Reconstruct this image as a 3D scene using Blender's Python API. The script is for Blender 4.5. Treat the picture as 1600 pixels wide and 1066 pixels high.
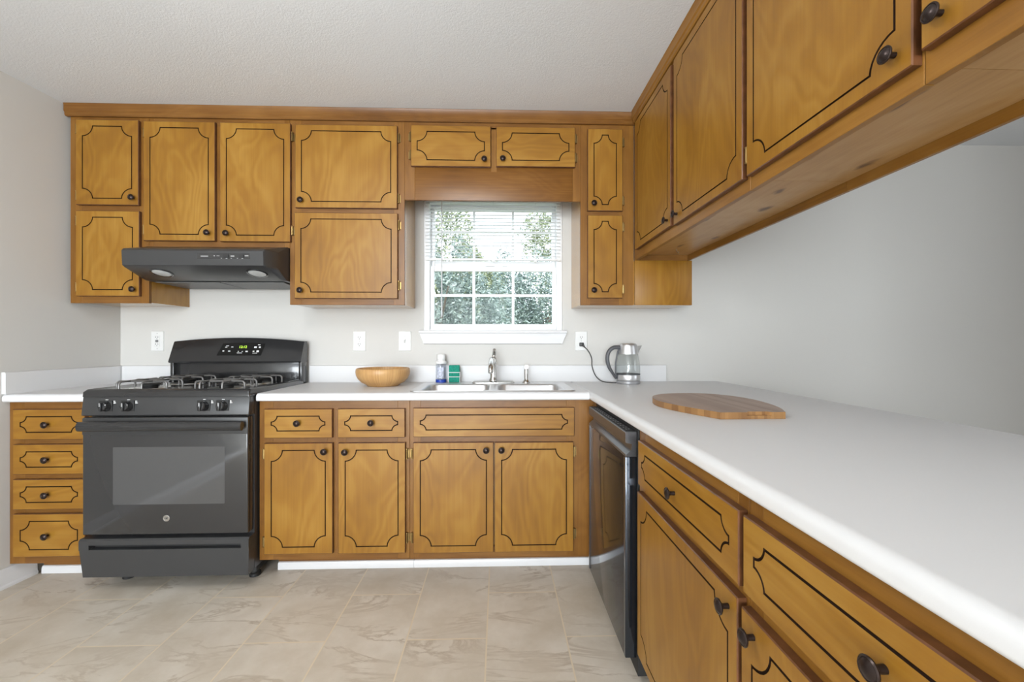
import bpy, bmesh, math, random
from mathutils import Vector, Matrix

for o in list(bpy.data.objects):
    bpy.data.objects.remove(o, do_unlink=True)
SC = bpy.context.scene
COL = SC.collection
PI = math.pi
R = math.radians

# ------------------------------------------------------------------ camera
cam_d = bpy.data.cameras.new('camera')
cam = bpy.data.objects.new('camera', cam_d)
COL.objects.link(cam)
cam.location = (0, 0, 1.157)
cam.rotation_euler = (R(90), 0, R(-1.744))
cam_d.sensor_width = 36
cam_d.lens = 670 / 1600 * 36
cam_d.shift_y = 2.7 / 1600
cam_d.clip_start = 0.02
SC.camera = cam

# ------------------------------------------------------------------ world, sun, exposure
W = bpy.data.worlds.new('world')
SC.world = W
W.use_nodes = True
wn = W.node_tree
bg = wn.nodes['Background']
bg.inputs[0].default_value = (0.86, 0.93, 1.0, 1)
bg.inputs[1].default_value = 3.2

def lamp(name, kind, loc, rot, power, col=(1, 1, 1), sx=1, sy=1, shape='RECTANGLE'):
    d = bpy.data.lights.new(name, kind)
    d.energy = power
    d.color = col
    if kind == 'AREA':
        d.shape = shape
        d.size = sx
        if shape in ('RECTANGLE', 'ELLIPSE'):
            d.size_y = sy
    o = bpy.data.objects.new(name, d)
    COL.objects.link(o)
    o.location = loc
    o.rotation_euler = rot
    return o

sun = lamp('sun', 'SUN', (6, 4, 8), (R(38), R(30), 0), 3.2, (1, 0.96, 0.88))
sun.data.angle = R(1)
# unseen fill lights added behind camera and on dining side, then the ceiling lamp
lamp('rear_opening_fill', 'AREA', (-1.05, -5.25, 1.15), (R(90), 0, 0), 345, (0.885, 0.95, 1.0), 2.35, 2.15)
lamp('dining_side_fill', 'AREA', (4.85, -0.6, 1.45), (0, R(90), 0), 8, (0.97, 0.97, 0.95), 1.3, 2.0)
def bulb(name, loc, power, r):
    o = lamp(name, 'POINT', loc, (0, 0, 0), power, (0.96, 0.98, 1.0))
    o.data.shadow_soft_size = r
bulb('ceiling_lamp_glow', (-0.80, 0.60, 2.02), 27, 0.14)
bulb('dining_fill_glow', (2.6, 0.3, 2.05), 4, 0.12)  # unseen lamp added as fill on the dining side
bulb('rear_fill_glow', (-0.8, -2.4, 2.15), 14, 0.12)  # unseen lamp added as fill behind the camera

vs = SC.view_settings
vs.view_transform = 'Standard'
vs.look = 'None'
vs.gamma = 1
vs.use_curve_mapping = False
vs.exposure = 0.06

# ------------------------------------------------------------------ materials
def new_mat(name):
    m = bpy.data.materials.new(name)
    m.use_nodes = True
    nt = m.node_tree
    return m, nt, nt.nodes['Principled BSDF']

def plain(name, col, rough=0.5, metal=0.0, spec=0.5, bump=0.0, bscale=200, coat=0.0, trans=0.0, ior=1.5, var=0.0):
    m, nt, b = new_mat(name)
    b.inputs['Base Color'].default_value = (*col, 1)
    b.inputs['Roughness'].default_value = rough
    b.inputs['Metallic'].default_value = metal
    b.inputs['Specular IOR Level'].default_value = spec
    b.inputs['Coat Weight'].default_value = coat
    b.inputs['Transmission Weight'].default_value = trans
    b.inputs['IOR'].default_value = ior
    if bump or var:
        tc = nt.nodes.new('ShaderNodeTexCoord')
        n = nt.nodes.new('ShaderNodeTexNoise')
        n.inputs['Scale'].default_value = bscale
        n.inputs['Detail'].default_value = 4
        nt.links.new(tc.outputs['Object'], n.inputs['Vector'])
        if bump:
            bp = nt.nodes.new('ShaderNodeBump')
            bp.inputs['Strength'].default_value = bump
            bp.inputs['Distance'].default_value = 0.004
            nt.links.new(n.outputs['Fac'], bp.inputs['Height'])
            nt.links.new(bp.outputs['Normal'], b.inputs['Normal'])
        if var:
            mr = nt.nodes.new('ShaderNodeMapRange')
            mr.inputs['From Min'].default_value = 0.3
            mr.inputs['From Max'].default_value = 0.7
            mr.inputs['To Min'].default_value = 1 - var
            mr.inputs['To Max'].default_value = 1 + var
            nt.links.new(n.outputs['Fac'], mr.inputs['Value'])
            mx = nt.nodes.new('ShaderNodeMix')
            mx.data_type = 'RGBA'
            mx.blend_type = 'MULTIPLY'
            mx.inputs[0].default_value = 1
            mx.inputs[6].default_value = (*col, 1)
            nt.links.new(mr.outputs[0], mx.inputs[7])
            nt.links.new(mx.outputs[2], b.inputs['Base Color'])
    return m

def emit(name, col, s):
    m, nt, b = new_mat(name)
    b.inputs['Base Color'].default_value = (*col, 1)
    b.inputs['Emission Color'].default_value = (*col, 1)
    b.inputs['Emission Strength'].default_value = s
    return m

def wood(name, c_dark, c_mid, c_light, axis='z', rough=0.36, rings=26.0, figure=0.5, streak=0.5, scale=1.0, knots=False):
    """varnished veneer: cathedral figure from contour lines of a stretched noise, fine streaks along the grain, blotches"""
    m, nt, b = new_mat(name)
    N = nt.nodes.new
    L = nt.links.new
    tc = N('ShaderNodeTexCoord')
    oi = N('ShaderNodeObjectInfo')
    off = N('ShaderNodeVectorMath'); off.operation = 'SCALE'
    off.inputs[0].default_value = (7.3, 4.1, 9.7)
    L(oi.outputs['Random'], off.inputs['Scale'])
    add = N('ShaderNodeVectorMath'); add.operation = 'ADD'
    L(tc.outputs['Object'], add.inputs[0]); L(off.outputs[0], add.inputs[1])

    def stretched(lo, hi):
        mp = N('ShaderNodeMapping')
        s = [hi, hi, hi]
        s['xyz'.index(axis)] = lo
        mp.inputs['Scale'].default_value = s
        L(add.outputs[0], mp.inputs['Vector'])
        return mp.outputs[0]

    def noise(vec, sc, det, dist=0.0, rough_=0.5):
        n = N('ShaderNodeTexNoise')
        n.inputs['Scale'].default_value = sc
        n.inputs['Detail'].default_value = det
        n.inputs['Distortion'].default_value = dist
        n.inputs['Roughness'].default_value = rough_
        L(vec, n.inputs['Vector'])
        return n.outputs['Fac']

    def math_(op, a, bb=None):
        n = N('ShaderNodeMath'); n.operation = op
        if isinstance(a, (int, float)): n.inputs[0].default_value = a
        else: L(a, n.inputs[0])
        if bb is not None:
            if isinstance(bb, (int, float)): n.inputs[1].default_value = bb
            else: L(bb, n.inputs[1])
        return n.outputs[0]

    fig = noise(stretched(1.3 * scale, 3.4 * scale), 1.0, 2.5, 0.5, 0.5)
    ring = math_('SINE', math_('MULTIPLY', fig, rings * 6.283 / 2))
    ring01 = math_('MULTIPLY_ADD', ring, 0.5); 
    ring01.node.inputs[2].default_value = 0.5
    st = noise(stretched(3.0, 110.0), 1.0, 4, 0.0, 0.6)
    blot = noise(stretched(2.2, 3.4), 1.0, 3, 0.2, 0.55)
    # value = mixture
    v1 = math_('MULTIPLY', ring01, 0.13 * figure * 2)
    v2 = math_('MULTIPLY', st, 0.28 * streak * 2)
    v3 = math_('MULTIPLY', blot, 0.85)
    v = math_('ADD', math_('ADD', v1, v2), v3)
    v = math_('SUBTRACT', v, 0.02)
    cr = N('ShaderNodeValToRGB')
    cr.color_ramp.elements[0].position = 0.30
    cr.color_ramp.elements[0].color = (*c_dark, 1)
    cr.color_ramp.elements[1].position = 0.95
    cr.color_ramp.elements[1].color = (*c_light, 1)
    e = cr.color_ramp.elements.new(0.62)
    e.color = (*c_mid, 1)
    L(v, cr.inputs[0])
    colout = cr.outputs[0]
    if knots:
        mp = N('ShaderNodeMapping')
        s = [7.5, 7.5, 7.5]; s['xyz'.index(axis)] = 3.2
        mp.inputs['Scale'].default_value = s
        L(tc.outputs['Object'], mp.inputs['Vector'])
        dn = N('ShaderNodeTexNoise'); dn.inputs['Scale'].default_value = 3.0; dn.inputs['Detail'].default_value = 2
        L(mp.outputs[0], dn.inputs['Vector'])
        ma = N('ShaderNodeVectorMath'); ma.operation = 'MULTIPLY_ADD'
        L(dn.outputs['Color'], ma.inputs[0]); ma.inputs[1].default_value = (0.30, 0.35, 0.25); L(mp.outputs[0], ma.inputs[2])
        vo = N('ShaderNodeTexVoronoi'); vo.voronoi_dimensions = '2D'; vo.inputs['Scale'].default_value = 1.0
        L(ma.outputs[0], vo.inputs['Vector'])
        mr = N('ShaderNodeMapRange')
        mr.inputs['From Min'].default_value = 0.045; mr.inputs['From Max'].default_value = 0.125
        mr.inputs['To Min'].default_value = 1.0; mr.inputs['To Max'].default_value = 0.0
        L(vo.outputs['Distance'], mr.inputs['Value'])
        mx = N('ShaderNodeMix'); mx.data_type = 'RGBA'
        L(math_('MULTIPLY', mr.outputs[0], 0.88), mx.inputs[0]); L(colout, mx.inputs[6])
        mx.inputs[7].default_value = (0.10, 0.045, 0.02, 1)
        colout = mx.outputs[2]
    L(colout, b.inputs['Base Color'])
    b.inputs['Roughness'].default_value = rough
    b.inputs['Specular IOR Level'].default_value = 0.35
    bp = N('ShaderNodeBump')
    bp.inputs['Strength'].default_value = 0.06
    bp.inputs['Distance'].default_value = 0.002
    L(st, bp.inputs['Height'])
    L(bp.outputs['Normal'], b.inputs['Normal'])
    return m

DOOR_V = wood('honey_birch_veneer_upright', (0.190, 0.080, 0.010), (0.275, 0.128, 0.015), (0.37, 0.20, 0.036), 'z')
DOOR_X = wood('honey_birch_veneer_across', (0.190, 0.080, 0.010), (0.275, 0.128, 0.015), (0.37, 0.20, 0.036), 'x')
DOOR_Y = wood('honey_birch_veneer_deep', (0.190, 0.080, 0.010), (0.275, 0.128, 0.015), (0.37, 0.20, 0.036), 'y')
FR_V = wood('brown_frame_wood_upright', (0.105, 0.040, 0.007), (0.185, 0.076, 0.012), (0.265, 0.122, 0.024), 'z', streak=0.9, figure=0.3)
FR_X = wood('brown_frame_wood_across', (0.10, 0.039, 0.008), (0.170, 0.070, 0.013), (0.245, 0.113, 0.026), 'x', streak=0.9, figure=0.3)
FR_Y = wood('brown_frame_wood_deep', (0.125, 0.050, 0.008), (0.225, 0.098, 0.015), (0.31, 0.150, 0.030), 'y', streak=0.9, figure=0.3)
KNOTTY = wood('knotty_pine_underside', (0.30, 0.15, 0.045), (0.42, 0.235, 0.085), (0.50, 0.31, 0.14), 'y', streak=0.8, figure=0.4, knots=True)
PANEL_V = wood('orange_side_panel_wood', (0.30, 0.135, 0.016), (0.42, 0.205, 0.028), (0.52, 0.29, 0.06), 'z', rough=0.22)
for _k, _v in (('Coat Weight', 0.7), ('Coat Roughness', 0.06)):
    PANEL_V.node_tree.nodes['Principled BSDF'].inputs[_k].default_value = _v
EDGE = plain('dark_stained_door_edge', (0.115, 0.045, 0.018), 0.32, var=0.3, bscale=30)
GROOVE = plain('dark_brown_groove_paint', (0.018, 0.008, 0.004), 0.7, spec=0.1)
BRONZE = plain('oil_rubbed_bronze', (0.040, 0.028, 0.025), 0.30, 0.75)
BRASS = plain('aged_brass_hinge', (0.30, 0.20, 0.075), 0.35, 0.9)
WALL = plain('warm_grey_wall_paint', (0.60, 0.588, 0.562), 0.75, bump=0.12, bscale=260, spec=0.25)
CEIL = plain('popcorn_ceiling_white', (0.745, 0.77, 0.80), 0.9, bump=0.35, bscale=170, spec=0.1)
TRIMW = plain('white_trim_paint', (0.72, 0.72, 0.73), 0.35)
VINYL = plain('white_vinyl_window', (0.84, 0.85, 0.86), 0.35)
LAMI = plain('white_laminate', (0.69, 0.69, 0.695), 0.42, spec=0.4, bump=0.02, bscale=700)
BLK = plain('gloss_black_enamel', (0.022, 0.022, 0.023), 0.16, coat=0.3, bump=0.015, bscale=40)
BLKM = plain('satin_black_enamel', (0.040, 0.040, 0.041), 0.33)
BLKG = plain('black_oven_glass', (0.028, 0.028, 0.029), 0.06, spec=0.75)
BLKD = plain('matt_black_plastic', (0.012, 0.012, 0.012), 0.6)
GRATE = plain('grey_cast_grate', (0.16, 0.155, 0.15), 0.38, 0.35)
CHROME = plain('brushed_drip_pan_chrome', (0.55, 0.54, 0.52), 0.28, 1.0)
STEEL = plain('brushed_stainless', (0.70, 0.70, 0.71), 0.38, 1.0, bump=0.02, bscale=300)
SATIN = plain('satin_nickel', (0.56, 0.55, 0.53), 0.25, 1.0)
SLATE = plain('dark_slate_steel', (0.13, 0.13, 0.135), 0.30, 0.8)
DWG = plain('black_stainless_panel', (0.060, 0.068, 0.082), 0.10, 0.85)
WHITE = plain('white_print', (0.75, 0.75, 0.75), 0.5)
PLATE = plain('white_plastic_plate', (0.74, 0.74, 0.73), 0.35)
SLOT = plain('dark_outlet_slot', (0.03, 0.03, 0.03), 0.6)
LENS = plain('frosted_lamp_lens', (0.55, 0.56, 0.56), 0.35)
GREEN_D = emit('green_clock_digits', (0.45, 0.75, 0.05), 1.3)
GREYPL = plain('charcoal_kettle_plastic', (0.085, 0.087, 0.095), 0.42)
CORDM = plain('dark_grey_cord', (0.05, 0.05, 0.05), 0.5)
SPONGE = plain('teal_green_sponge', (0.008, 0.24, 0.165), 0.85, bump=0.7, bscale=180, var=0.3)
BLUE = plain('blue_soap_band', (0.012, 0.05, 0.36), 0.35)
LEAF = None

def glass_mat(name, tint, alpha_mix=0.12, rough=0.02):
    m = bpy.data.materials.new(name)
    m.use_nodes = True
    nt = m.node_tree
    nt.nodes.clear()
    o = nt.nodes.new('ShaderNodeOutputMaterial')
    t = nt.nodes.new('ShaderNodeBsdfTransparent')
    t.inputs[0].default_value = (*tint, 1)
    g = nt.nodes.new('ShaderNodeBsdfGlossy')
    g.inputs['Roughness'].default_value = rough
    f = nt.nodes.new('ShaderNodeLayerWeight')
    f.inputs[0].default_value = 0.5
    pw = nt.nodes.new('ShaderNodeMath'); pw.operation = 'POWER'
    pw.inputs[1].default_value = 4.0
    nt.links.new(f.outputs['Facing'], pw.inputs[0])
    a = nt.nodes.new('ShaderNodeMath'); a.operation = 'MULTIPLY_ADD'
    a.inputs[1].default_value = 0.55
    a.inputs[2].default_value = 0.012 + alpha_mix
    mx = nt.nodes.new('ShaderNodeMixShader')
    nt.links.new(pw.outputs[0], a.inputs[0])
    nt.links.new(a.outputs[0], mx.inputs[0])
    nt.links.new(t.outputs[0], mx.inputs[1])
    nt.links.new(g.outputs[0], mx.inputs[2])
    nt.links.new(mx.outputs[0], o.inputs[0])
    return m
PANE = glass_mat('window_glass', (0.95, 0.97, 0.98), -0.009)
KGLASS = glass_mat('kettle_glass', (0.95, 0.96, 0.96), 0.02)
SOAPC = glass_mat('clear_soap_plastic', (0.86, 0.88, 0.92), 0.06, 0.1)

def floor_mat():
    m, nt, b = new_mat('beige_stone_tile')
    N = nt.nodes.new
    L = nt.links.new
    tc = N('ShaderNodeTexCoord')
    sep = N('ShaderNodeSeparateXYZ')
    L(tc.outputs['Object'], sep.inputs[0])
    cmb = N('ShaderNodeCombineXYZ')
    ax = N('ShaderNodeMath'); ax.operation = 'ADD'; ax.inputs[1].default_value = 20 * 0.3115 + 0.048
    ay = N('ShaderNodeMath'); ay.operation = 'ADD'; ay.inputs[1].default_value = 12.2 - 1.985 + 0.305
    L(sep.outputs[0], ax.inputs[0]); L(sep.outputs[1], ay.inputs[0])
    L(ay.outputs[0], cmb.inputs[0]); L(ax.outputs[0], cmb.inputs[1])
    br = N('ShaderNodeTexBrick')
    br.offset = 0.5
    br.inputs['Scale'].default_value = 1.0
    br.inputs['Brick Width'].default_value = 0.61
    br.inputs['Row Height'].default_value = 0.3115
    br.inputs['Mortar Size'].default_value = 0.0032
    br.inputs['Mortar Smooth'].default_value = 0.2
    br.inputs['Color1'].default_value = (0.0, 0.0, 0.0, 1)
    br.inputs['Color2'].default_value = (1, 1, 1, 1)
    L(cmb.outputs[0], br.inputs['Vector'])
    # offset the stone pattern tile by tile
    sc = N('ShaderNodeVectorMath'); sc.operation = 'MULTIPLY_ADD'
    L(br.outputs['Color'], sc.inputs[0]); sc.inputs[1].default_value = (6, 9, 0); L(tc.outputs['Object'], sc.inputs[2])
    n1 = N('ShaderNodeTexNoise'); n1.inputs['Scale'].default_value = 3.2; n1.inputs['Detail'].default_value = 8; n1.inputs['Roughness'].default_value = 0.62
    L(sc.outputs[0], n1.inputs['Vector'])
    rot = N('ShaderNodeMapping'); rot.inputs['Rotation'].default_value = (0, 0, R(38)); rot.inputs['Scale'].default_value = (1.0, 3.4, 1)
    L(sc.outputs[0], rot.inputs['Vector'])
    n2 = N('ShaderNodeTexNoise'); n2.inputs['Scale'].default_value = 1.5; n2.inputs['Detail'].default_value = 9; n2.inputs['Roughness'].default_value = 0.6; n2.inputs['Distortion'].default_value = 0.9
    L(rot.outputs[0], n2.inputs['Vector'])
    # veins = thin band of n2
    d = N('ShaderNodeMath'); d.operation = 'SUBTRACT'; d.inputs[1].default_value = 0.5
    L(n2.outputs['Fac'], d.inputs[0])
    ab = N('ShaderNodeMath'); ab.operation = 'ABSOLUTE'; L(d.outputs[0], ab.inputs[0])
    vr = N('ShaderNodeMapRange'); vr.inputs['From Min'].default_value = 0.0; vr.inputs['From Max'].default_value = 0.028
    vr.inputs['To Min'].default_value = 1; vr.inputs['To Max'].default_value = 0
    L(ab.outputs[0], vr.inputs['Value'])
    msk = N('ShaderNodeMapRange'); msk.inputs['From Min'].default_value = 0.40; msk.inputs['From Max'].default_value = 0.62
    L(n1.outputs['Fac'], msk.inputs['Value'])
    vm = N('ShaderNodeMath'); vm.operation = 'MULTIPLY'; L(vr.outputs[0], vm.inputs[0]); L(msk.outputs[0], vm.inputs[1])
    cr = N('ShaderNodeValToRGB')
    cr.color_ramp.elements[0].position = 0.30; cr.color_ramp.elements[0].color = (0.51, 0.44, 0.345, 1)
    cr.color_ramp.elements[1].position = 0.66; cr.color_ramp.elements[1].color = (0.69, 0.635, 0.555, 1)
    L(n1.outputs['Fac'], cr.inputs[0])
    mx = N('ShaderNodeMix'); mx.data_type = 'RGBA'
    vm2 = N('ShaderNodeMath'); vm2.operation = 'MULTIPLY'; vm2.inputs[1].default_value = 0.55; L(vm.outputs[0], vm2.inputs[0])
    L(vm2.outputs[0], mx.inputs[0]); L(cr.outputs[0], mx.inputs[6]); mx.inputs[7].default_value = (0.27, 0.185, 0.10, 1)
    mg = N('ShaderNodeMix'); mg.data_type = 'RGBA'
    L(br.outputs['Fac'], mg.inputs[0]); L(mx.outputs[2], mg.inputs[6]); mg.inputs[7].default_value = (0.70, 0.60, 0.45, 1)
    L(mg.outputs[2], b.inputs['Base Color'])
    b.inputs['Roughness'].default_value = 0.42
    b.inputs['Specular IOR Level'].default_value = 0.4
    bp = N('ShaderNodeBump'); bp.inputs['Strength'].default_value = 0.25; bp.inputs['Distance'].default_value = 0.002; bp.invert = True
    L(br.outputs['Fac'], bp.inputs['Height']); L(bp.outputs['Normal'], b.inputs['Normal'])
    return m
TILE = floor_mat()

def strip_mat(name, a, bcol, scale, axis, rough=0.4, rad=False):
    """narrow bamboo strips"""
    m, nt, b = new_mat(name)
    N = nt.nodes.new; L = nt.links.new
    tc = N('ShaderNodeTexCoord')
    if rad:
        sep = N('ShaderNodeSeparateXYZ'); L(tc.outputs['Object'], sep.inputs[0])
        at = N('ShaderNodeMath'); at.operation = 'ARCTAN2'
        L(sep.outputs[1], at.inputs[0]); L(sep.outputs[0], at.inputs[1])
        val = at.outputs[0]
    else:
        sep = N('ShaderNodeSeparateXYZ'); L(tc.outputs['Object'], sep.inputs[0])
        val = sep.outputs['xyz'.index(axis)]
    ml = N('ShaderNodeMath'); ml.operation = 'MULTIPLY'; ml.inputs[1].default_value = scale; L(val, ml.inputs[0])
    fl = N('ShaderNodeMath'); fl.operation = 'FLOOR'; L(ml.outputs[0], fl.inputs[0])
    wn_ = N('ShaderNodeTexWhiteNoise'); wn_.noise_dimensions = '1D'; L(fl.outputs[0], wn_.inputs['W'])
    n = N('ShaderNodeTexNoise'); n.inputs['Scale'].default_value = 9; n.inputs['Detail'].default_value = 4
    L(tc.outputs['Object'], n.inputs['Vector'])
    av = N('ShaderNodeMath'); av.operation = 'MULTIPLY_ADD'; av.inputs[1].default_value = 0.5
    L(wn_.outputs['Value'], av.inputs[0])
    hf = N('ShaderNodeMath'); hf.operation = 'MULTIPLY'; hf.inputs[1].default_value = 0.5; L(n.outputs['Fac'], hf.inputs[0])
    L(hf.outputs[0], av.inputs[2])
    mx = N('ShaderNodeMix'); mx.data_type = 'RGBA'
    L(av.outputs[0], mx.inputs[0]); mx.inputs[6].default_value = (*a, 1); mx.inputs[7].default_value = (*bcol, 1)
    L(mx.outputs[2], b.inputs['Base Color'])
    b.inputs['Roughness'].default_value = rough
    return m
BAMBOO = strip_mat('bamboo_bowl_strips', (0.40, 0.20, 0.065), (0.62, 0.38, 0.16), 34, 'x', 0.4, True)
BOARD_T = strip_mat('cutting_board_top', (0.25, 0.175, 0.135), (0.42, 0.315, 0.255), 48, 'x', 0.5)
BOARD_E = strip_mat('cutting_board_edge', (0.17, 0.075, 0.025), (0.45, 0.24, 0.085), 95, 'x', 0.5)

def leaf_mat(name, a, bcol):
    m, nt, b = new_mat(name)
    N = nt.nodes.new; L = nt.links.new
    g = N('ShaderNodeNewGeometry')
    mx = N('ShaderNodeMix'); mx.data_type = 'RGBA'
    L(g.outputs['Random Per Island'], mx.inputs[0])
    mx.inputs[6].default_value = (*a, 1); mx.inputs[7].default_value = (*bcol, 1)
    L(mx.outputs[2], b.inputs['Base Color'])
    b.inputs['Roughness'].default_value = 0.35
    return m
LEAF = leaf_mat('hazed_green_leaves', (0.12, 0.17, 0.165), (0.42, 0.50, 0.45))  # haze over the lower panes is put into this pale leaf colour
LEAF2 = leaf_mat('olive_leaves', (0.14, 0.18, 0.12), (0.44, 0.46, 0.27))
BARK = plain('grey_bark', (0.20, 0.16, 0.13), 0.9, bump=0.5, bscale=30)
GRASS = plain('lawn', (0.22, 0.28, 0.12), 0.9, bump=0.5, bscale=60, var=0.3)

# ------------------------------------------------------------------ mesh helpers
ORG = {}

class MB:
    def __init__(self):
        self.bm = bmesh.new()

    def _merge(self, t, mat):
        bmesh.ops.recalc_face_normals(t, faces=t.faces)
        for f in t.faces:
            f.material_index = mat if f.material_index == 0 else f.material_index
        me = bpy.data.meshes.new('tmp')
        t.to_mesh(me); t.free()
        self.bm.from_mesh(me)
        bpy.data.meshes.remove(me)
        return self

    def box(self, x0, x1, y0, y1, z0, z1, mat=0, bev=0.0, seg=2):
        t = bmesh.new()
        bmesh.ops.create_cube(t, size=1)
        sx, sy, sz = abs(x1 - x0), abs(y1 - y0), abs(z1 - z0)
        bmesh.ops.transform(t, matrix=Matrix.Translation(((x0 + x1) / 2, (y0 + y1) / 2, (z0 + z1) / 2)) @ Matrix.Diagonal((sx, sy, sz, 1)), verts=t.verts)
        if bev:
            bmesh.ops.bevel(t, geom=t.edges[:], offset=min(bev, 0.49 * min(sx, sy, sz)), segments=seg, affect='EDGES', profile=0.5)
        return self._merge(t, mat)

    def prism(self, poly, axis, a0, a1, mat=0, bev=0.0):
        t = bmesh.new()
        def mk(p, a):
            if axis == 'x': return (a, p[0], p[1])
            if axis == 'y': return (p[0], a, p[1])
            return (p[0], p[1], a)
        A = [t.verts.new(mk(p, a0)) for p in poly]
        B_ = [t.verts.new(mk(p, a1)) for p in poly]
        n = len(poly)
        for i in range(n):
            t.faces.new((A[i], A[(i + 1) % n], B_[(i + 1) % n], B_[i]))
        t.faces.new(A[::-1]); t.faces.new(B_)
        if bev:
            bmesh.ops.recalc_face_normals(t, faces=t.faces)
            bmesh.ops.bevel(t, geom=t.edges[:], offset=bev, segments=2, affect='EDGES', profile=0.5)
        return self._merge(t, mat)

    def lathe(self, prof, org=(0, 0, 0), axis=(0, 0, 1), seg=32, mat=0, close=True):
        t = bmesh.new()
        q = Vector((0, 0, 1)).rotation_difference(Vector(axis)).to_matrix().to_4x4()
        M = Matrix.Translation(org) @ q
        rings = []
        for r, h in prof:
            if r < 1e-5:
                rings.append([t.verts.new(M @ Vector((0, 0, h)))])
            else:
                rings.append([t.verts.new(M @ Vector((r * math.cos(2 * PI * k / seg), r * math.sin(2 * PI * k / seg), h))) for k in range(seg)])
        for a, b in zip(rings[:-1], rings[1:]):
            for k in range(seg):
                k2 = (k + 1) % seg
                if len(a) == 1 and len(b) == 1: continue
                if len(a) == 1: t.faces.new((a[0], b[k], b[k2]))
                elif len(b) == 1: t.faces.new((a[k], b[0], a[k2]))
                else: t.faces.new((a[k], b[k], b[k2], a[k2]))
        if close:
            for rg in (rings[0], rings[-1]):
                if len(rg) > 1: t.faces.new(rg)
        return self._merge(t, mat)

    def tube(self, pts, r, mat=0, seg=8, rs=None):
        t = bmesh.new()
        P = [Vector(p) for p in pts]
        rings = []
        up = None
        for i, p in enumerate(P):
            d = (P[min(i + 1, len(P) - 1)] - P[max(i - 1, 0)]).normalized()
            if up is None:
                up = Vector((0, 0, 1)) if abs(d.z) < 0.9 else Vector((1, 0, 0))
            s = d.cross(up).normalized()
            up = s.cross(d).normalized()
            rr = rs[i] if rs else r
            rings.append([t.verts.new(p + s * rr * math.cos(2 * PI * k / seg) + up * rr * math.sin(2 * PI * k / seg)) for k in range(seg)])
        for a, b in zip(rings[:-1], rings[1:]):
            for k in range(seg):
                t.faces.new((a[k], a[(k + 1) % seg], b[(k + 1) % seg], b[k]))
        t.faces.new(rings[0]); t.faces.new(rings[-1])
        return self._merge(t, mat)

    def loft(self, loops, mat=0, cap=True):
        t = bmesh.new()
        L_ = [[t.verts.new(p) for p in lp] for lp in loops]
        n = len(L_[0])
        for a, b in zip(L_[:-1], L_[1:]):
            for k in range(n):
                t.faces.new((a[k], a[(k + 1) % n], b[(k + 1) % n], b[k]))
        if cap:
            t.faces.new(L_[0]); t.faces.new(L_[-1])
        return self._merge(t, mat)

    def build(self, name, mats, parent=None, smooth=35):
        if not isinstance(mats, (list, tuple)): mats = [mats]
        me = bpy.data.meshes.new(name)
        org = ORG.get(parent.name, Vector((0, 0, 0))) if parent else None
        if org is not None and org.length > 0:
            bmesh.ops.translate(self.bm, vec=-org, verts=self.bm.verts)
        self.bm.to_mesh(me); self.bm.free()
        for m in mats: me.materials.append(m)
        me.polygons.foreach_set('use_smooth', [True] * len(me.polygons))
        me.set_sharp_from_angle(angle=R(smooth))
        o = bpy.data.objects.new(name, me)
        COL.objects.link(o)
        if parent:
            o.parent = parent
            ORG[o.name] = org
        return o

def rr(x0, x1, y0, y1, r, n=6):
    """rounded rectangle, counter-clockwise"""
    pts = []
    for cx, cy, a in ((x1 - r, y0 + r, -90), (x1 - r, y1 - r, 0), (x0 + r, y1 - r, 90), (x0 + r, y0 + r, 180)):
        for k in range(n + 1):
            t = R(a + 90 * k / n)
            pts.append((cx + r * math.cos(t), cy + r * math.sin(t)))
    return pts

def spline(pts, n=8):
    """Catmull-Rom through points"""
    P = [Vector(p) for p in pts]
    P = [2 * P[0] - P[1]] + P + [2 * P[-1] - P[-2]]
    out = []
    for i in range(1, len(P) - 2):
        for k in range(n):
            t = k / n
            a, b, c, d = P[i - 1], P[i], P[i + 1], P[i + 2]
            out.append(0.5 * ((2 * b) + (c - a) * t + (2 * a - 5 * b + 4 * c - d) * t * t + (3 * b - a - 3 * c + d) * t ** 3))
    out.append(P[-2])
    return out

def fillet(pts, r, n=5):
    """round the inner corners of a polyline"""
    P = [Vector(p) for p in pts]
    out = [P[0]]
    for i in range(1, len(P) - 1):
        a = (P[i - 1] - P[i]); b = (P[i + 1] - P[i])
        q = min(r, a.length * 0.49, b.length * 0.49)
        s, e = P[i] + a.normalized() * q, P[i] + b.normalized() * q
        for k in range(n + 1):
            t = k / n
            out.append((1 - t) ** 2 * s + 2 * t * (1 - t) * P[i] + t * t * e)
    out.append(P[-1])
    return out

def tag(o, label, cat, group=None):
    o['label'] = label
    o['category'] = cat
    if group: o['group'] = group
    return o

def thing(name, label, cat, loc, group=None):
    o = bpy.data.objects.new(name, None)
    COL.objects.link(o)
    o.empty_display_size = 0.05
    o.location = loc
    ORG[o.name] = Vector(loc)
    return tag(o, label, cat, group)

def struct(o):
    o['kind'] = 'structure'
    return o

def text_part(name, body, size, mat, parent, mtx, extrude=0.0004, align='CENTER'):
    c = bpy.data.curves.new('tmp_text', 'FONT')
    c.body = body; c.size = size; c.extrude = extrude
    c.align_x = align; c.align_y = 'CENTER'
    t = bpy.data.objects.new('tmp_text', c)
    COL.objects.link(t)
    dg = bpy.context.evaluated_depsgraph_get()
    me = bpy.data.meshes.new_from_object(t.evaluated_get(dg))
    bpy.data.objects.remove(t, do_unlink=True)
    me.transform(Matrix.Translation(-ORG[parent.name]) @ mtx)
    me.materials.clear(); me.materials.append(mat)
    me.name = name
    o = bpy.data.objects.new(name, me)
    COL.objects.link(o)
    o.parent = parent
    ORG[o.name] = ORG[parent.name]
    return o

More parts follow.
